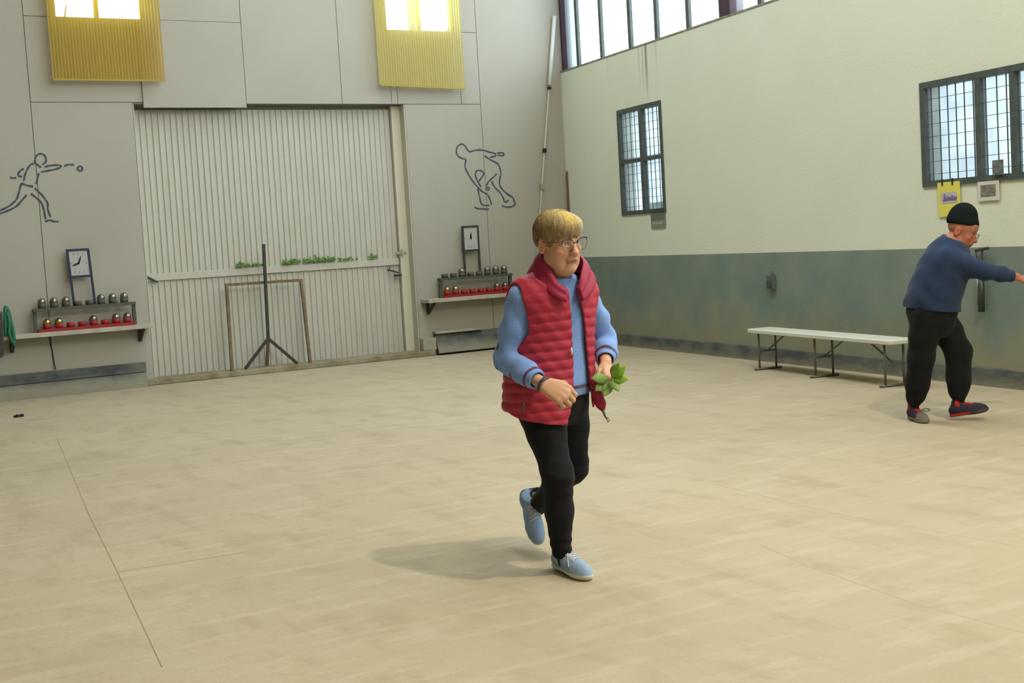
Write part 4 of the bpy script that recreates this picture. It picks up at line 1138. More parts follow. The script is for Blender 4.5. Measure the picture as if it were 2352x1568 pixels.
# body: one continuous surface
g = Grid((-0.36, -0.22, 0.02), (0.36, 0.82, 1.68), 0.004)
g.add(stack(W_SEC, wl, wf, -0.018))
g.add(rcone(SHR, SHL, 0.048, 0.048), 0.03)
g.add(rcone((0.004, 0.20, 1.29), WH.p(0, -0.018, -0.055), 0.056, 0.052), 0.03)
add_head(g, WH, old=1.6)
g.add(WH.ell((0, 0.030, -0.112), (0.046, 0.048, 0.028)), 0.03)
for s in (-1, 1):
    g.add(WH.ell((s * 0.036, 0.046, -0.088), (0.020, 0.022, 0.022)), 0.02)
    g.sub(WH.cone((s * 0.028, 0.084, -0.076), (s * 0.030, 0.074, -0.098), 0.0015, 0.0015), 0.008)
    g.sub(WH.cone((s * 0.020, 0.090, -0.018), (s * 0.044, 0.080, -0.024), 0.0012, 0.0010), 0.005)
chain(g, [SHR, ELR, WRR], [0.046, 0.037, 0.026], 0.015)
chain(g, [SHL, ELL, WRL], [0.046, 0.037, 0.026], 0.015)
chain(g, [HIR, KNR, ANR], [0.070, 0.048, 0.026], 0.02)
chain(g, [HIL, KNL, ANL], [0.070, 0.048, 0.026], 0.02)
g.add(rcone(ANR, np.array(ANR) + V3(0.004, -0.01, -0.045), 0.026, 0.020), 0.02)
g.add(rcone(ANL, np.array(ANL) + V3(-0.010, -0.02, -0.035), 0.026, 0.020), 0.02)
RH_D, RH_B, RH_T = unit((0.80, -0.42, -0.42)), (-0.15, -0.75, 0.62), (0.3, 0.4, 0.8)
add_hand(g, WRR, RH_D, RH_B, RH_T, size=1.25, curl=(0.95, 1.15, 0.7), thumb_curl=0.75, spread=0.02)
LH_D, LH_B, LH_T = unit((0.12, -0.62, -0.62)), (0.55, -0.50, 0.40), (-0.75, -0.3, 0.1)
add_hand(g, WRL, LH_D, LH_B, LH_T, size=1.0, curl=(0.75, 0.9, 0.5), thumb_curl=0.45, spread=0.08)
V, F = g.mesh(1)
skin = lin(198, 153, 124)
C = face_colours(WH, V, skin, lin(170, 112, 98), lin(208, 138, 116), lin(96, 56, 48), lin(140, 110, 80))
C = np.where(V[:, 2:3] < 0.30, np.array(lin(30, 30, 32)[:3]), C)      # dark socks
np_mesh('body', V, F, M_SKIN, woman, C)

# hair
g = Grid((-0.16, -0.05, 1.36), (0.24, 0.36, 1.68), 0.0035)
g.add(WH.ell((0, -0.010, 0.036), (0.088, 0.107, 0.090)))
g.add(WH.ell((0, -0.045, 0.005), (0.074, 0.062, 0.060)), 0.03)
g.add(WH.ell((0.0, 0.052, 0.066), (0.074, 0.052, 0.046)), 0.03)
for s in (-1, 1): g.add(WH.ell((s * 0.070, 0.020, 0.025), (0.016, 0.026, 0.034)), 0.015)
X, Y, Z = g.axes()
q = [(X - np.float32(WH.c[0])), (Y - np.float32(WH.c[1])), (Z - np.float32(WH.c[2]))]
ql, qf, qu = [(q[0] * np.float32(a[0]) + q[1] * np.float32(a[1]) + q[2] * np.float32(a[2])) / np.float32(WH.s) for a in (WH.l, WH.f, WH.u)]
fringe = 0.020 + 0.09 * ql + 0.010 * np.sin(ql * 190) + 0.005 * np.sin(ql * 420 + 1)   # uneven fringe, longer on one side
face_cut = np.maximum(qu - fringe, -(qf - 0.034 - 0.15 * np.abs(ql)))
g.cut((-np.maximum(face_cut, -(0.06 - qf) * 0 - 1)) * np.float32(WH.s))
g.cut((-np.maximum(qu + 0.030 + 0.10 * qf, -0.2 + 0 * qf)) * np.float32(WH.s) * 1.0)           # nape
g.cut(np.float32(WH.s) * (-np.maximum(np.maximum(qu - 0.014, np.abs(qf + 0.008) - 0.026), 0.058 - np.abs(ql))))   # clear of the ears
ang = np.arctan2(ql, qf + 0.03)
g.D = (g.D + 0.0007 * np.sin(ang * 30 + 2.0 * np.sin(qu * 40)) + 0.0005 * np.sin(ang * 67 + 40 * qu)).astype(np.float32)
V, F = g.mesh(1)
l, f_, u = WH.loc(V)
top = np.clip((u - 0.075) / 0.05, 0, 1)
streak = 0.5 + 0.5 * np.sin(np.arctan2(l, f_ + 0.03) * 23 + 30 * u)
HC = blend_col(lin(146, 124, 88), V, [(np.clip(np.maximum((0.065 - u) / 0.06, (-0.02 - f_) / 0.05), 0, 1) * np.clip((0.06 - f_) / 0.05, 0.35, 1) * 0.85, lin(86, 71, 46)), (top * 0.8, lin(190, 164, 104)), (0.35 * streak, lin(176, 150, 106)),  # shading low at the sides and back is painted into the colour
     (np.clip((f_ - 0.05) / 0.03, 0, 1) * np.clip((l - 0.02) / 0.03, 0, 1) * 0.7, lin(214, 196, 154)),  # painted highlight at the front on her left
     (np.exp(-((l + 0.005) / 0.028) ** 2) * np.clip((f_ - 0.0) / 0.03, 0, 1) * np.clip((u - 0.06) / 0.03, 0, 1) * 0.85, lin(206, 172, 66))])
np_mesh('hair', V, F, M_HAIR, woman, HC)
# separate locks over the cap, swept from the crown
lk_v, lk_f, lk_c = [], [], []
rng = np.random.default_rng(5)
def cap_r(dirv):
    # distance from the cap centre to its surface
    a = np.array([dirv[0] / 0.089, dirv[1] / 0.108, dirv[2] / 0.091]); return 1.0 / np.linalg.norm(a)
for k in range(1000):
    az = rng.uniform(-math.pi, math.pi)
    e0 = rng.uniform(0.15, 1.1); e1 = e0 + rng.uniform(0.5, 0.95)
    fwd_ = math.cos(az)
    if fwd_ > 0.55: e1 = min(e1 + 0.45, 1.74 + rng.uniform(-0.26, 0.14) - 0.15 * math.sin(az))
    elif fwd_ > 0.0: e1 = min(e1, 1.55 + rng.uniform(-0.1, 0.1))
    else: e1 = min(e1, 1.9 + rng.uniform(-0.1, 0.1))
    if e1 <= e0 + 0.15: continue
    pts = []; amp = rng.uniform(0.2, 1.0)
    for t in np.linspace(0, 1, 7):
        e = e0 + (e1 - e0) * t; a2 = az + 0.35 * t * math.sin(k * 1.7)
        dv = np.array([math.sin(e) * math.sin(a2), math.sin(e) * math.cos(a2), math.cos(e)])
        r = cap_r(dv) - 0.0005 + 0.0022 * math.sin(math.pi * min(t * 1.1, 1)) * amp
        pts.append(WH.p(dv[0] * r, -0.010 + dv[1] * r, 0.036 + dv[2] * r))
    w = rng.uniform(0.0010, 0.0020)
    mb = MB(); mb.tube(pts, [w * x for x in (0.3, 0.8, 1.0, 1.0, 0.9, 0.6, 0.15)], 6)
    n0 = len(lk_v); lk_v += mb.v; lk_f += [tuple(i + n0 for i in q_) for q_ in mb.f if len(q_) == 4]
lk_v = np.array(lk_v); l, f_, u = WH.loc(lk_v)
LC = blend_col(lin(150, 127, 90), lk_v, [(np.clip(np.maximum((0.065 - u) / 0.06, (-0.02 - f_) / 0.05), 0, 1) * np.clip((0.06 - f_) / 0.05, 0.35, 1) * 0.85, lin(90, 74, 48)), (np.clip((u - 0.075) / 0.05, 0, 1) * 0.75, lin(190, 164, 106)),  # locks carry the same painted side and back shading
     (np.clip((f_ - 0.05) / 0.03, 0, 1) * np.clip((l - 0.02) / 0.03, 0, 1) * 0.7, lin(216, 198, 156)),  # and the same painted front highlight
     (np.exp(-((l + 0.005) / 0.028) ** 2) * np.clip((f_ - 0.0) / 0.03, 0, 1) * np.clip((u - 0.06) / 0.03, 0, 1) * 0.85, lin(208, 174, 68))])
np_mesh('hair_locks', lk_v, np.array(lk_f), M_HAIR, woman, LC)

# glasses
gl = empty('glasses'); gl.parent = woman
def lens_outline(s, k=1.0):
    pts = []
    for q in range(24):
        a = 2 * math.pi * q / 24
        x = 0.0290 * k * math.copysign(abs(math.cos(a)) ** 0.75, math.cos(a)); z = 0.0235 * k * math.copysign(abs(math.sin(a)) ** 0.8, math.sin(a))
        if z > 0 and x * s > 0: z += 0.006 * (x * s / 0.029)
        if z < 0: x *= 0.88
        pts.append(WH.p(s * 0.0365 + x, 0.112 - 0.14 * abs(x + s * 0.0365), -0.004 + z))
    return pts
rim = MB(); bro = MB(); lens = MB()
for s in (-1, 1):
    o = lens_outline(s)
    rim.tube(o + [o[0]], 0.0011, 6)
    bro.tube(o[1:12], 0.0022, 6)
    n0 = len(lens.v); lens.v += [tuple(p) for p in o]; lens.f.append(tuple(n0 + i for i in range(24)))
    bro.tube([WH.p(s * 0.065, 0.103, 0.018), WH.p(s * 0.078, 0.088, 0.013), WH.p(s * 0.081, 0.03, 0.006), WH.p(s * 0.079, -0.015, 0.004)], 0.0017, 6)
bro.tube([WH.p(-0.009, 0.110, 0.002), WH.p(0, 0.113, 0.006), WH.p(0.009, 0.110, 0.002)], 0.0018, 6)
rim.build('rims', M_SPEC, gl, True); bro.build('brow_bar', M_SPEC, gl, True); lens.build('lenses', M_LENS, gl)

# sweater: trunk, sleeves, neck band; brown stripes at cuffs and hem
def arm_dir(a, b): return unit(np.array(b) - np.array(a))
CUFR = np.array(WRR) - arm_dir(ELR, WRR) * 0.035
CUFL = np.array(WRL) - arm_dir(ELL, WRL) * 0.028
g = Grid((-0.36, -0.10, 0.74), (0.34, 0.58, 1.40), 0.004)
g.add(stack(W_SEC, wl, wf, 0.016))
g.add(rcone(SHR, SHL, 0.064, 0.064), 0.03)
g.add(rcone((0.0, 0.205, 1.28), (0.012, 0.185, 1.335), 0.078, 0.064), 0.02)
for S, E, Wc in ((SHR, ELR, CUFR), (SHL, ELL, CUFL)):
    S = np.array(S); E = np.array(E)
    chain(g, [S, S * 0.45 + E * 0.55, E, E * 0.4 + Wc * 0.6, Wc], [0.070, 0.067, 0.058, 0.054, 0.043], 0.02)
X, Y, Z = g.axes()
fold = 0.0022 * np.sin(46 * Z + 30 * X + 3 * np.sin(22 * Y)) + 0.0014 * np.sin(80 * Z - 60 * X + 40 * Y)
armz = np.clip((np.abs((X + 0.03) * np.float32(wl[0]) + (Y - 0.24) * np.float32(wl[1])) - 0.13) / 0.04, 0, 1)
g.D = (g.D + fold.astype(np.float32) * armz).astype(np.float32)
for Wc, E in ((CUFR, ELR), (CUFL, ELL)):
    n = arm_dir(E, Wc)
    d = (X - np.float32(Wc[0])) * np.float32(n[0]) + (Y - np.float32(Wc[1])) * np.float32(n[1]) + (Z - np.float32(Wc[2])) * np.float32(n[2])
    near = ((X - Wc[0]) ** 2 + (Y - Wc[1]) ** 2 + (Z - Wc[2]) ** 2) < 0.085 ** 2
    g.D = np.where(near, np.maximum(g.D, d), g.D).astype(np.float32)
    g.sub(rcone(np.array(Wc) - n * 0.02, np.array(Wc) + n * 0.03, 0.034, 0.036), 0.004)
g.cut(0.795 - Z + 0 * X + 0 * Y)                                  # hem
g.sub(rcone((0.004, 0.20, 1.30), WH.p(0, 0.005, -0.07), 0.062, 0.066), 0.006)      # neck opening
g.cut(Z - 1.345 + 0.0 * X - 0.30 * ((X * np.float32(wf[0]) + (Y - 0.2) * np.float32(wf[1])) * -1))
V, F = g.mesh(1)
blue = lin(122, 154, 214)
brown = lin(84, 44, 48)
def along(V, W, E): n = arm_dir(E, W); return (np.array(W) - V) @ n, np.linalg.norm(V - np.array(W), axis=1)
sp = []
for Wc, E in ((CUFR, ELR), (CUFL, ELL)):
    a, r = along(V, Wc, E)
    sp.append((soft(np.abs(a - 0.034), 0.0075, 0.004) * (r < 0.10), brown))
sp.append((soft(np.abs(V[:, 2] - 0.835), 0.008, 0.004) * (V[:, 1] > 0.0) * (np.abs((V[:, 0] + .05) * wl[0] + (V[:, 1] - .26) * wl[1]) < 0.2) * (V[:, 2] < 0.86) * (np.linalg.norm(V - np.array(CUFR), axis=1) > 0.11), brown))
for bp_ in ((-0.296, 0.13, 1.045), (-0.205, 0.085, 0.918), (-0.292, 0.135, 0.94)):    # small dark dots knitted into the sleeve
    dd = np.linalg.norm(V - np.array(bp_), axis=1); dd = np.maximum(dd - dd.min(), 0)
    sp.append((soft(dd, 0.0065, 0.003), lin(36, 54, 78)))
np_mesh('sweater', V, F, M_SWEATER, woman, blend_col(blue, V, sp))

# quilted vest, open at the front
g = Grid((-0.36, -0.02, 0.62), (0.32, 0.58, 1.48), 0.0038)
V_SEC = [(0.62, -0.058, 0.265, 0.205, 0.16), (0.75, -0.056, 0.265, 0.203, 0.158), (0.86, -0.052, 0.265, 0.198, 0.150), (0.95, -0.046, 0.262, 0.190, 0.145), (1.05, -0.036, 0.255, 0.182, 0.145), (1.15, -0.026, 0.245, 0.182, 0.146),
         (1.22, -0.018, 0.232, 0.180, 0.132), (1.275, -0.012, 0.222, 0.170, 0.112), (1.315, -0.004, 0.210, 0.130, 0.090), (1.36, 0.012, 0.194, 0.088, 0.074), (1.40, 0.020, 0.182, 0.064, 0.062), (1.48, 0.026, 0.170, 0.056, 0.058)]
g.add(stack(V_SEC, wl, wf, 0.030))
SHO = [np.array(SHR) + wl * 0.010, np.array(SHL) - wl * 0.010]
g.add(rcone(SHO[0] + V3(0, 0, 0.012), SHO[1] + V3(0, 0, 0.012), 0.082, 0.082), 0.05)
X, Y, Z = g.axes()
vl = (X + 0.03) * np.float32(wl[0]) + (Y - 0.245) * np.float32(wl[1])
vf = (X + 0.03) * np.float32(wf[0]) + (Y - 0.245) * np.float32(wf[1])
ph = (Z - 0.62 + 0.03 * np.abs(vl)) / 0.0435
quilt = np.abs(np.sin(np.pi * ph)).astype(np.float32) ** 0.6
body = np.clip((1.20 - Z) / 0.03, 0, 1)
g.D = (g.D - 0.008 * (quilt - 0.75) * (0.35 + 0.65 * body) + 0.0012 * np.sin(90 * X + 70 * Z)).astype(np.float32)
inn = g.like(); inn.add(stack(V_SEC, wl, wf, 0.016)); inn.add(rcone(SHO[0], SHO[1], 0.070, 0.070), 0.05)
g.cut(-inn.D)
# front opening between the two panel edges, wider towards the hem and at the collar
zi = np.array([0.6, 0.80, 0.95, 1.10, 1.20, 1.27, 1.31, 1.36, 1.45]); 
er = np.interp(Z, zi, [-0.085, -0.010, 0.000, -0.012, -0.020, -0.022, -0.030, -0.050, -0.065]).astype(np.float32)
el = np.interp(Z, zi, [0.128, 0.112, 0.094, 0.066, 0.040, 0.026, 0.030, 0.050, 0.065]).astype(np.float32)
g.cut(np.minimum(np.minimum(vl - er, el - vl), vf + 0.02) + 0 * Z)
# hem: longer on her right, cut higher on her left
g.cut((0.742 + 0.30 * np.clip(vl + 0.02, 0, 1) - 0.33 * np.clip(vf + 0.04, 0, 0.2) - Z) + 0 * X)
# collar rim, higher at the back
g.cut((Z - (1.385 - 0.62 * np.clip(vf, -0.03, 0.17)) + 0 * X) * np.float32(0.8))
g.smooth(1)
# armholes
for S, sg in ((SHR, -1), (SHL, 1)):
    S = np.array(S)
    c0 = S + wl * sg * 0.062 + V3(0, 0, 0.006); c1 = S + wl * sg * 0.060 + V3(0, 0, -0.12)
    g.sub(rcone(c0, c1, 0.060, 0.068, wl, 1.0), 0.012)
    g.sub(rcone(c1, c1 + wl * sg * 0.06 + V3(0, 0, -0.06), 0.062, 0.06), 0.02)
V, F = g.mesh(1)
vl_ = (V - V3(-0.03, 0.245, 0)) @ np.array(wl); vf_ = (V - V3(-0.03, 0.245, 0)) @ np.array(wf)
yoke = soft(-(V[:, 2] - 1.325 + 0.0 * vl_), 0.0, 0.02)
er_ = np.interp(V[:, 2], zi, [-0.085, -0.010, 0.000, -0.012, -0.020, -0.022, -0.030, -0.050, -0.065])
zipw = soft(np.abs(vl_ - er_), 0.004, 0.003) * (vf_ > 0.0)
np_mesh('vest', V, F, M_VEST, woman, blend_col(lin(170, 50, 70), V, [(yoke * 0.0, lin(136, 32, 60)), (zipw * 0.7, lin(146, 44, 92))]))
# stand-up collar that closes round the neck and falls open at the front
ct = catmull([(.036,.068,1.283),(0.0,.078,1.318),(-.024,.100,1.372),(-.054,.175,1.440),(-.035,.255,1.455),(.03,.285,1.455),(.095,.255,1.43),(.122,.185,1.395),(.105,.125,1.335),(.088,.092,1.275)], 6)
cb = catmull([(.036,.052,1.215),(-.008,.055,1.238),(-.055,.085,1.275),(-.118,.170,1.335),(-.085,.275,1.35),(.01,.325,1.35),(.11,.31,1.34),(.168,.235,1.305),(.145,.135,1.25),(.100,.085,1.215)], 6)
cm = MB(); R_ = 7; nc = len(ct)
axis_ = np.array((0.012, 0.195, 0.0))
cv_ = []
for side in (0, 1):
    for i in range(nc):
        for k in range(R_):
            t = k / (R_ - 1)
            p = cb[i] * (1 - t) + ct[i] * t
            o = p - axis_; o[2] = 0; o = o / np.linalg.norm(o)
            th_ = (0.013 if side == 0 else -0.006) * (1 - 0.55 * t ** 6)
            bulge = 0.006 * math.sin(math.pi * min(t * 2, 2 - t * 2)) if side == 0 else 0
            cv_.append(p + o * (th_ + bulge))
fs_ = []
n1 = nc * R_
for i in range(nc - 1):
    for k in range(R_ - 1):
        a = i * R_ + k
        fs_.append((a, a + 1, a + R_ + 1, a + R_)); fs_.append((n1 + a, n1 + a + R_, n1 + a + R_ + 1, n1 + a + 1))
    a = i * R_; fs_.append((a, a + R_, n1 + a + R_, n1 + a)); a = i * R_ + R_ - 1; fs_.append((a, n1 + a, n1 + a + R_, a + R_))
for k in range(R_ - 1):
    fs_.append((k, n1 + k, n1 + k + 1, k + 1)); a = (nc - 1) * R_ + k; fs_.append((a, a + 1, n1 + a + 1, n1 + a))
cm.add(cv_, fs_)
col_ = cm.build('collar', None, woman, True)
ca_ = col_.data.color_attributes.new('Col', 'FLOAT_COLOR', 'POINT')
ca_.data.foreach_set('color', np.tile(np.array(lin(146, 36, 64)), (len(col_.data.vertices), 1)).astype(np.float32).ravel())
col_.data.materials.append(M_VEST)
sd_ = col_.modifiers.new('soft', 'SUBSURF'); sd_.levels = 1; sd_.render_levels = 1
# hanging corner of the left panel with its zip pull, pocket zip on the right panel
fl_ = Grid((0.06, 0.06, 0.58), (0.30, 0.42, 0.88), 0.0035)
chain(fl_, [(0.142, 0.19, 0.85), (0.153, 0.185, 0.80), (0.166, 0.18, 0.755), (0.178, 0.175, 0.715)], [0.014, 0.019, 0.019, 0.006], 0.02, unit((0.25, 0.9, 0.1)), 0.40)
V, F = fl_.mesh(1); np_mesh('vest_corner', V, F, M_VEST, woman, np.tile(np.array(lin(152, 44, 72)[:3]), (len(V), 1)))
M_PULL = mat('zip_metal', lin(96, 92, 84), 0.4, 0.6)
MB().tube([(0.176, 0.175, 0.725), (0.182, 0.173, 0.700), (0.190, 0.171, 0.684)], [0.008, 0.005, 0.003], 6).tube([(0.190, 0.171, 0.686), (0.195, 0.171, 0.668), (0.201, 0.171, 0.676), (0.196, 0.171, 0.692), (0.190, 0.171, 0.686)], 0.0025, 6).build('zip_pull', M_PULL, woman, True)
MB().tube([(0.046, 0.097, 1.018), (0.047, 0.092, 1.004), (0.048, 0.094, 0.986)], [0.003, 0.005, 0.004], 6).build('zip_slider', M_LACE, woman, True, label='pale zip slider')
MB().tube([(-0.180, 0.035, 0.800), (-0.178, 0.033, 0.770), (-0.177, 0.032, 0.752)], [0.006, 0.005, 0.003], 6).build('pocket_zip', M_PULL, woman, True)

# trousers
g = Grid((-0.28, -0.02, 0.05), (0.18, 0.80, 0.92), 0.0042)
T_SEC = [(0.66, -0.05, 0.275, 0.150, 0.100), (0.74, -0.052, 0.275, 0.178, 0.138), (0.84, -0.05, 0.27, 0.185, 0.148), (0.92, -0.046, 0.265, 0.166, 0.132)]
g.add(stack(T_SEC, wl, wf))
HR, HL = np.array(HIR), np.array(HIL)
chain(g, [HR + V3(0, 0, 0.0), HR * 0.5 + np.array(KNR) * 0.5, KNR, np.array(KNR) * 0.55 + np.array(ANR) * 0.45, np.array(ANR) + V3(0.003, 0.0, 0.012)], [0.098, 0.086, 0.069, 0.062, 0.046], 0.03)
chain(g, [HL, HL * 0.5 + np.array(KNL) * 0.5, KNL, np.array(KNL) * 0.55 + np.array(ANL) * 0.45, np.array(ANL) + V3(0.006, -0.012, 0.01)], [0.096, 0.084, 0.068, 0.060, 0.046], 0.03)
X, Y, Z = g.axes()
kn = np.exp(-((Z - 0.45) / 0.10) ** 2); an = np.exp(-((Z - 0.14) / 0.06) ** 2)
g.D = (g.D + (0.0018 * kn * np.sin(95 * Z + 30 * X) + 0.0025 * an * np.sin(130 * Z + 40 * X + 20 * Y) + 0.0012 * np.sin(30 * Z + 40 * X - 25 * Y))).astype(np.float32)
V, F = g.mesh(2); np_mesh('trousers', V, F, M_TROUSER, woman)

# trainers: pale blue mesh, white sole, dark and cream sweep on the side
def trainer(heel, toe, up, collar, side_sign, label):
    G, (h0, d, s, up_, L) = shoe_grid(heel, toe, up, collar=collar, chunky=1.15)
    V, F = G.mesh(1)
    q = V - h0; t = q @ d / L; sd = q @ s; ht = q @ up_
    sole_h = 0.027 + 0.030 * np.clip(0.30 - t, 0, 1)
    sp = [(soft(ht, sole_h, 0.004), lin(216, 210, 196)),
          (soft(np.abs(ht - 0.058 + 0.10 * (t - 0.05)), 0.0, 0.0001) * 0, lin(0, 0, 0))]
    # sweep: cream band below a dark wedge, from high on the heel down to the sole at mid-foot
    for sg in (-1, 1):
        on = (sd * sg > 0.012)
        curve = 0.082 - 0.30 * (t - 0.06) - 0.5 * np.clip(t - 0.2, 0, 1) ** 2
        sp.append((soft(np.abs(ht - curve), 0.0085 * np.clip(1.3 - 2.2 * np.abs(t - 0.2), 0.1, 1), 0.003) * on * (t > 0.03) * (t < 0.42) * (ht > sole_h), lin(206, 200, 178)))
        sp.append((soft(np.abs(ht - curve - 0.012), 0.0075 * np.clip(1.2 - 5 * np.abs(t - 0.13), 0, 1), 0.002) * on * (t < 0.34) * (ht > sole_h), lin(58, 62, 66)))
    c = blend_col(lin(142, 164, 194), V, sp)
    o = np_mesh('shoe', V, F, M_SHOE, woman, c)
    if label: o['label'] = label
    return o, (h0, d, s, up_, L, BVHTree.FromPolygons([tuple(v) for v in V], [tuple(map(int, f)) for f in F]))
sh1, fr1 = trainer((-0.078, 0.262, 0.0), (0.066, 0.0, 0.0), (0, 0, 1), (-0.046, 0.172, 0.105), 1, None)
sh2, fr2 = trainer((-0.196, 0.795, 0.245), (-0.140, 0.600, 0.028), (0.10, -0.70, 0.62), (-0.128, 0.700, 0.262), 1, None)
def laces(fr, parent, bow=True):
    h0, d, s, up_, L, bvh = fr
    def P(t, sd, ht):
        return tuple(h0 + d * t * L + s * sd + up_ * ht)
    def S(t, sd, lift=0.0015):
        p0 = Vector(h0 + d * t * L + s * sd + up_ * 0.16)
        hit = bvh.ray_cast(p0, Vector(-up_))[0]
        return P(t, sd, 0.06) if hit is None else tuple(hit + Vector(up_) * lift)
    m = MB()
    for k, t in enumerate((0.44, 0.50, 0.56, 0.62)):
        m.tube([S(t, x_) for x_ in (-0.024, -0.016, -0.008, 0.0, 0.008, 0.016, 0.024)], 0.0024, 6)
        m.tube([S(t + 0.05 * (x_ + 0.024) / 0.048, x_, 0.003) for x_ in (-0.024, -0.016, -0.008, 0.0, 0.008, 0.016, 0.024)], 0.0022, 6)
    if bow:
        k0 = S(0.44, 0.0, 0.004)
        m.tube(catmull([k0, S(0.43, -0.020, 0.020), S(0.45, -0.036, 0.016), S(0.47, -0.018, 0.004), k0], 5), 0.0024, 6)
        m.tube(catmull([k0, S(0.42, 0.018, 0.024), S(0.46, 0.034, 0.016), S(0.48, 0.014, 0.004), k0], 5), 0.0024, 6)
        m.tube(catmull([k0, S(0.52, 0.020, 0.004), S(0.60, 0.034, 0.006), P(0.70, 0.050, 0.055)], 5), 0.0022, 6)
        m.tube(catmull([k0, S(0.45, -0.020, 0.003), S(0.42, -0.032, 0.003), S(0.40, -0.038, 0.002)], 5), 0.0022, 6)
    m.build('laces', M_LACE, parent, True, label='white laces')
laces(fr1, sh1); laces(fr2, sh2, False)

# bead bracelets on the right wrist
ax = unit(RH_D * 0.5 + arm_dir(ELR, WRR) * 0.5); e1 = unit(np.cross(ax, (0, 0, 1))); e2 = np.cross(ax, e1)
br = MB()
for off in (0.000, 0.010):
    c = np.array(WRR) + ax * (off + 0.004)
    for k in range(22):
        a = 2 * math.pi * k / 22
        p = c + (e1 * math.cos(a) * 0.033 + e2 * math.sin(a) * 0.031)
        br.lathe([(0.0, -0.0045), (0.0035, -0.003), (0.0047, 0), (0.0035, 0.003), (0.0, 0.0045)], 8, tuple(p))
br.build('bead_bracelets', M_BEADS, woman, True)

# leaves held in the left hand
lf = empty('leaf_bunch', (woman.matrix_world @ Vector((0, 0, 0)))[:], -YAW, 'bunch of green leaves held in the left hand of the woman', 'leaves')
bpy.context.view_layer.update()
lf.location = woman.location
M_LEAF_A = mat('leaf_bright', lin(138, 176, 62), 0.5, noise=(60, 0.5, lin(108, 150, 52)))
M_LEAF_B = mat('leaf_mid', lin(112, 142, 72), 0.55, noise=(60, 0.5, lin(150, 168, 96)))
def leaf(base, tip, nrm, width, m_, cup=0.15):
    base = np.array(base); tip = np.array(tip); d = tip - base; L = np.linalg.norm(d); d = d / L
    n = unit(np.array(nrm) - d * np.dot(nrm, d)); s = np.cross(d, n)
    prof = [(0.0, 0.06), (0.15, 0.55), (0.35, 0.95), (0.55, 1.0), (0.75, 0.72), (0.9, 0.36), (1.0, 0.02)]
    vs, fs = [], []
    for t, w in prof:
        ww = w * width / 2
        wob = 0.05 * math.sin(9 * t)
        for k in (-1, 0, 1):
            for e in (0, 1):
                p = base + d * t * L + s * k * ww + n * (abs(k) * cup * ww + wob * width * 0.3 - 0.3 * L * (t - 0.4) ** 2 * 0.6 - e * 0.0012)
                vs.append(p)
    R = 6
    for i in range(len(prof) - 1):
        a, b = i * R, (i + 1) * R
        fs += [(a, b, b + 2, a + 2), (a + 2, b + 2, b + 4, a + 4), (a + 1, a + 3, b + 3, b + 1), (a + 3, a + 5, b + 5, b + 3), (a, a + 1, b + 1, b), (a + 4, b + 4, b + 5, a + 5)]
    MB().add(vs, fs).build('leaf', m_, lf, True)
hp = np.array(WRL) + unit(LH_D) * 0.085
for dt, nn, w, m_ in [((0.055, -0.02, 0.045), (-0.2, -1, 0.4), 0.050, M_LEAF_A), ((0.030, -0.03, 0.060), (-0.4, -1, 0.1), 0.045, M_LEAF_A), ((0.062, -0.03, 0.000), (0.1, -1, 0.5), 0.05, M_LEAF_A),
                      ((-0.070, -0.03, 0.012), (0, -1, 0.4), 0.050, M_LEAF_B), ((-0.060, -0.035, -0.035), (0.1, -1, 0.3), 0.055, M_LEAF_B), ((-0.030, -0.04, -0.058), (0.0, -1, 0.2), 0.05, M_LEAF_B),
                      ((0.010, -0.05, 0.030), (0, -1, 0.6), 0.045, M_LEAF_A), ((0.025, -0.05, -0.040), (0.2, -1, 0.2), 0.045, M_LEAF_B)]:
    b0 = hp + np.array((0.0, -0.030, -0.005)) + 0.15 * np.array(dt)
    leaf(b0, b0 + np.array(dt) * 1.05, nn, w, m_)
MB().tube([tuple(hp + np.array((-0.03, -0.02, -0.05))), tuple(hp + np.array((0.01, -0.03, 0.0))), tuple(hp + np.array((0.075, -0.035, 0.062)))], [0.002, 0.003, 0.0025], 6).build('stalk', M_LEAF_A, lf, True)
# ------------------------------------------------------------------ the man in the black beanie
UM, FM = 3.13, 9.45
man = empty('person', tuple(_rt * UM + _fw * FM), -YAW, 'person in a black beanie, navy sweater and black joggers stretching one arm out', 'person')
ml = unit((0.5, 0.87, 0)); mf = unit((0.87, -0.5, 0))
M_NAVYKNIT = mat('navy_knit', lin(44, 58, 86), 0.95, spec=0.1, sheen=0.1, noise=(9, 0.4, lin(36, 48, 72)), bump=(140, 0.2))
M_BEANIE = mat('black_knit', lin(26, 32, 34), 0.95, spec=0.05, bump=(120, 0.3))
MSHR, MELR, MWRR = (0.005, -0.125, 1.175), (0.250, -0.175, 1.085), (0.495, -0.120, 1.030)
MSHL, MELL, MWRL = (0.105, 0.165, 1.175), (0.090, 0.215, 0.93), (0.030, 0.200, 0.79)
MHR, MKR, MAR = (-0.135, -0.06, 0.80), (-0.165, 0.00, 0.48), (-0.190, 0.135, 0.105)
MHL, MKL, MAL = (-0.015, 0.075, 0.80), (0.118, 0.03, 0.50), (0.105, 0.03, 0.130)
MH = HeadFrame((0.160, 0.0, 1.378), math.radians(58), math.radians(22), math.radians(-4), 1.06)
M_SEC = [(0.72, -0.075, 0.0, 0.165, 0.165), (0.80, -0.075, 0.0, 0.170, 0.180), (0.90, -0.068, 0.0, 0.178, 0.185), (1.00, -0.030, 0.0, 0.185, 0.185), (1.10, 0.010, 0.0, 0.188, 0.180), (1.18, 0.035, 0.0, 0.180, 0.165),
         (1.24, 0.045, 0.0, 0.155, 0.135), (1.29, 0.050, 0.0, 0.110, 0.105), (1.34, 0.065, 0.0, 0.062, 0.062)]
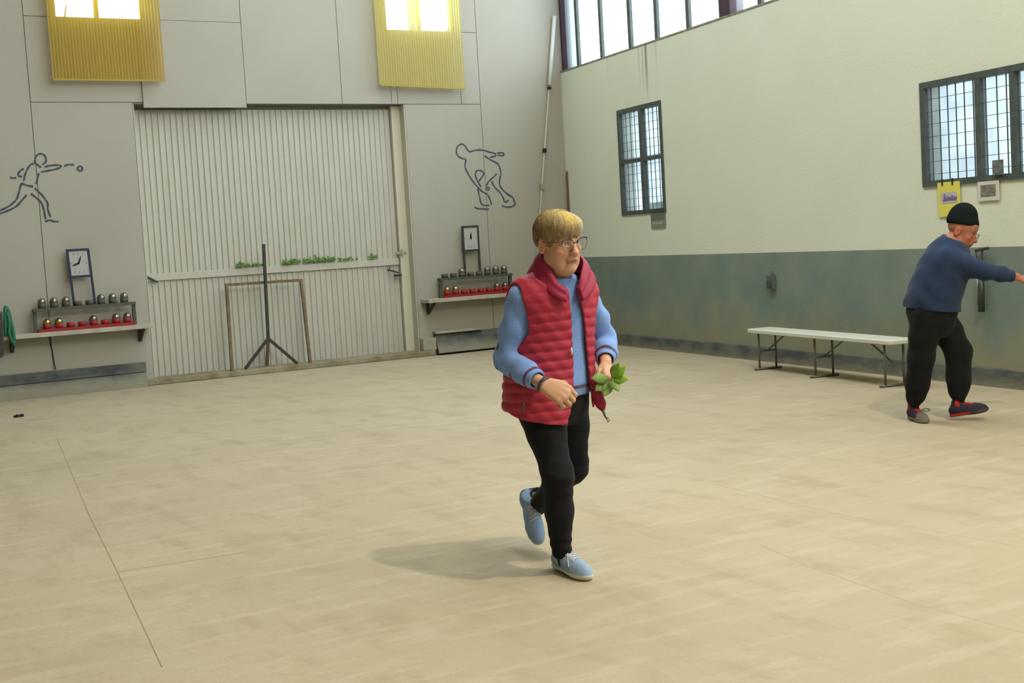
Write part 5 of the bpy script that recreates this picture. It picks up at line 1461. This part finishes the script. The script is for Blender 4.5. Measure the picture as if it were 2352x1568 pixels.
g = Grid((-0.34, -0.30, 0.02), (0.78, 0.34, 1.60), 0.0055)
g.add(stack(M_SEC, ml, mf, -0.02))
g.add(rcone(MSHR, MSHL, 0.050, 0.050), 0.03)
g.add(rcone((0.055, 0.0, 1.26), MH.p(0, -0.02, -0.05), 0.062, 0.060), 0.03)
add_head(g, MH, male=True)
chain(g, [MSHR, MELR, MWRR], [0.050, 0.040, 0.030], 0.015)
chain(g, [MSHL, MELL, MWRL], [0.050, 0.040, 0.030], 0.015)
chain(g, [MHR, MKR, MAR], [0.075, 0.052, 0.030], 0.02)
chain(g, [MHL, MKL, MAL], [0.075, 0.052, 0.030], 0.02)
g.add(rcone(MAR, (-0.172, 0.05, 0.05), 0.028, 0.022), 0.02)
g.add(rcone(MAL, (0.20, 0.01, 0.06), 0.028, 0.022), 0.02)
MRD = unit((0.86, -0.05, -0.36))
add_hand(g, MWRR, MRD, (0.30, -0.55, 0.75), (0.2, 0.8, 0.3), size=1.10, curls=[(0.25, 0.45, 0.3), (0.55, 0.5, 0.3), (0.75, 0.55, 0.3), (0.95, 0.6, 0.3)], thumb_curl=0.35, spread=0.10)
add_hand(g, MWRL, unit((-0.1, -0.1, -0.95)), (0.3, 0.9, 0.0), (0.8, -0.5, 0), size=1.06, curl=(0.5, 0.7, 0.5), thumb_curl=0.4)
V, F = g.mesh(1)
C = face_colours(MH, V, lin(172, 112, 86), lin(150, 88, 80), lin(184, 96, 80), lin(84, 44, 38), lin(120, 104, 92))
C = np.where(V[:, 2:3] < 0.30, np.array(lin(26, 26, 30)[:3]), C)
np_mesh('body', V, F, M_SKIN, man, C)
# beanie pulled to the brow
g = Grid((-0.04, -0.16, 1.34), (0.34, 0.16, 1.66), 0.005)
g.add(MH.ell((0, -0.012, 0.055), (0.086, 0.107, 0.070)))
g.add(MH.ell((0, -0.026, 0.082), (0.080, 0.099, 0.108)), 0.02)
X, Y, Z = g.axes()
hu = ((X - np.float32(MH.c[0])) * np.float32(MH.u[0]) + (Y - np.float32(MH.c[1])) * np.float32(MH.u[1]) + (Z - np.float32(MH.c[2])) * np.float32(MH.u[2]))
hf_ = ((X - np.float32(MH.c[0])) * np.float32(MH.f[0]) + (Y - np.float32(MH.c[1])) * np.float32(MH.f[1]) + (Z - np.float32(MH.c[2])) * np.float32(MH.f[2]))
g.cut(0.046 + 0.22 * hf_ - hu)
g.D = (g.D - 0.002 * np.exp(-((hu - 0.075 - 0.22 * hf_) / 0.022) ** 2)).astype(np.float32)
V, F = g.mesh(2); np_mesh('beanie', V, F, M_BEANIE, man, None)
# spectacles
gm_ = MB()
for s in (-1, 1):
    o = []
    for q in range(18):
        a = 2 * math.pi * q / 18
        o.append(MH.p(s * 0.035 + 0.026 * math.cos(a), 0.116 - 0.14 * abs(s * 0.035 + 0.026 * math.cos(a)), -0.002 + 0.019 * math.sin(a)))
    gm_.tube(o + [o[0]], 0.0012, 5)
    gm_.tube([MH.p(s * 0.061, 0.104, 0.008), MH.p(s * 0.076, 0.06, 0.008), MH.p(s * 0.079, -0.01, 0.004)], 0.0014, 5)
gm_.tube([MH.p(-0.009, 0.112, 0.002), MH.p(0, 0.116, 0.005), MH.p(0.009, 0.112, 0.002)], 0.0014, 5)
gm_.build('glasses', mat('thin_grey_rim', lin(110, 108, 100), 0.35, 0.5), man, True)
# sweater
mcr = np.array(MWRR) - arm_dir(MELR, MWRR) * 0.030; mcl = np.array(MWRL) - arm_dir(MELL, MWRL) * 0.030
g = Grid((-0.36, -0.30, 0.74), (0.58, 0.34, 1.44), 0.0055)
g.add(stack(M_SEC, ml, mf, 0.020))
g.add(rcone(MSHR, MSHL, 0.078, 0.078), 0.05)
g.add(rcone((0.050, 0.0, 1.25), MH.p(0, -0.03, -0.062), 0.088, 0.072), 0.04)
for S, E, Wc in ((MSHR, MELR, mcr), (MSHL, MELL, mcl)):
    S = np.array(S); E = np.array(E)
    chain(g, [S, S * 0.5 + E * 0.5, E, E * 0.4 + Wc * 0.6, Wc], [0.084, 0.074, 0.062, 0.054, 0.044], 0.03)
X, Y, Z = g.axes()
g.D = (g.D + (0.003 * np.sin(38 * Z + 22 * X + 2 * np.sin(20 * Y)) + 0.002 * np.sin(60 * X - 35 * Z))).astype(np.float32)
for Wc, E in ((mcr, MELR), (mcl, MELL)):
    n = arm_dir(E, Wc)
    d = (X - np.float32(Wc[0])) * np.float32(n[0]) + (Y - np.float32(Wc[1])) * np.float32(n[1]) + (Z - np.float32(Wc[2])) * np.float32(n[2])
    near = ((X - Wc[0]) ** 2 + (Y - Wc[1]) ** 2 + (Z - Wc[2]) ** 2) < 0.10 ** 2
    g.D = np.where(near, np.maximum(g.D, d), g.D).astype(np.float32)
    g.sub(rcone(np.array(Wc) - n * 0.02, np.array(Wc) + n * 0.03, 0.035, 0.037), 0.004)
mfz = (X + 0.05) * np.float32(mf[0]) + Y * np.float32(mf[1])
g.cut(0.825 - 0.14 * mfz - Z)
g.sub(rcone((0.06, 0.0, 1.29), MH.p(0, 0.0, -0.07), 0.062, 0.068), 0.008)
g.cut((Z - 1.345 + 0.45 * ((X - 0.06) * np.float32(mf[0]) + Y * np.float32(mf[1]))) * 0.9)
V, F = g.mesh(2); np_mesh('sweater', V, F, M_NAVYKNIT, man)
# joggers gathered at the ankles
g = Grid((-0.34, -0.26, 0.08), (0.26, 0.28, 0.92), 0.0055)
g.add(stack([(0.62, -0.075, 0.0, 0.120, 0.110), (0.72, -0.075, 0.0, 0.158, 0.160), (0.80, -0.075, 0.0, 0.175, 0.182), (0.92, -0.068, 0.0, 0.178, 0.185)], ml, mf))
for Hh, K, A in ((MHR, MKR, MAR), (MHL, MKL, MAL)):
    Hh, K, A = map(np.array, (Hh, K, A))
    up_ = unit(K - A)
    chain(g, [Hh, Hh * 0.5 + K * 0.5, K, K * 0.45 + A * 0.55, A + up_ * 0.085, A + up_ * 0.035], [0.112, 0.104, 0.094, 0.086, 0.064, 0.044], 0.03)
X, Y, Z = g.axes()
g.D = (g.D + 0.0022 * np.sin(42 * Z + 40 * X + 24 * Y) * np.clip((0.5 - Z) / 0.2, 0.0, 1) + 0.0012 * np.sin(24 * Z - 40 * X + 30 * Y)).astype(np.float32)
V, F = g.mesh(2); np_mesh('joggers', V, F, M_TROUSER, man)
# shoes: dark with red tongue and red rear sole
def runner(heel, toe, up, collar, pale, label):
    G, (h0, d, s, up_, L) = shoe_grid(heel, toe, up, collar=collar, h=0.0042, chunky=1.05)
    V, F = G.mesh(1)
    q = V - h0; t = q @ d / L; sd = q @ s; ht = q @ up_
    sp = [(soft(ht, 0.028, 0.005), lin(150, 140, 116) if pale else lin(84, 72, 76)), (soft(ht, 0.030, 0.004) * soft(t, 0.5, 0.1) * (0 if pale else 1), lin(190, 58, 60)),
          (soft(np.abs(sd), 0.022, 0.006) * (ht > 0.066) * (t > 0.26) * (t < 0.66), lin(198, 46, 40)), (soft(0.70 - t, 0, 0.1) * (1 if pale else 0) * (ht > 0.02), lin(118, 112, 104)),
          (soft(np.abs(t - 0.27), 0.05, 0.02) * (ht > 0.086), lin(204, 48, 40))]
    o = np_mesh('shoe', V, F, M_SHOE, man, blend_col(lin(54, 50, 66), V, sp))
    o['label'] = label
    return o
s1 = runner((-0.205, 0.205, 0.0), (-0.160, -0.055, 0.0), (0, 0, 1), (-0.191, 0.138, 0.125), True, 'dark shoe with red tongue and dusty toe')
s2 = runner((0.045, 0.050, 0.012), (0.300, -0.030, 0.062), (-0.17, 0.0, 0.98), (0.100, 0.034, 0.150), False, 'dark shoe with red rear sole, toe raised')
MB().tube(catmull([(-0.150, 0.085, 0.085), (-0.120, 0.075, 0.092), (-0.095, 0.07, 0.085), (-0.105, 0.072, 0.072), (-0.145, 0.08, 0.076)], 4), 0.003, 5).build('lace_loop', M_BLACK_PLASTIC, s1, True)
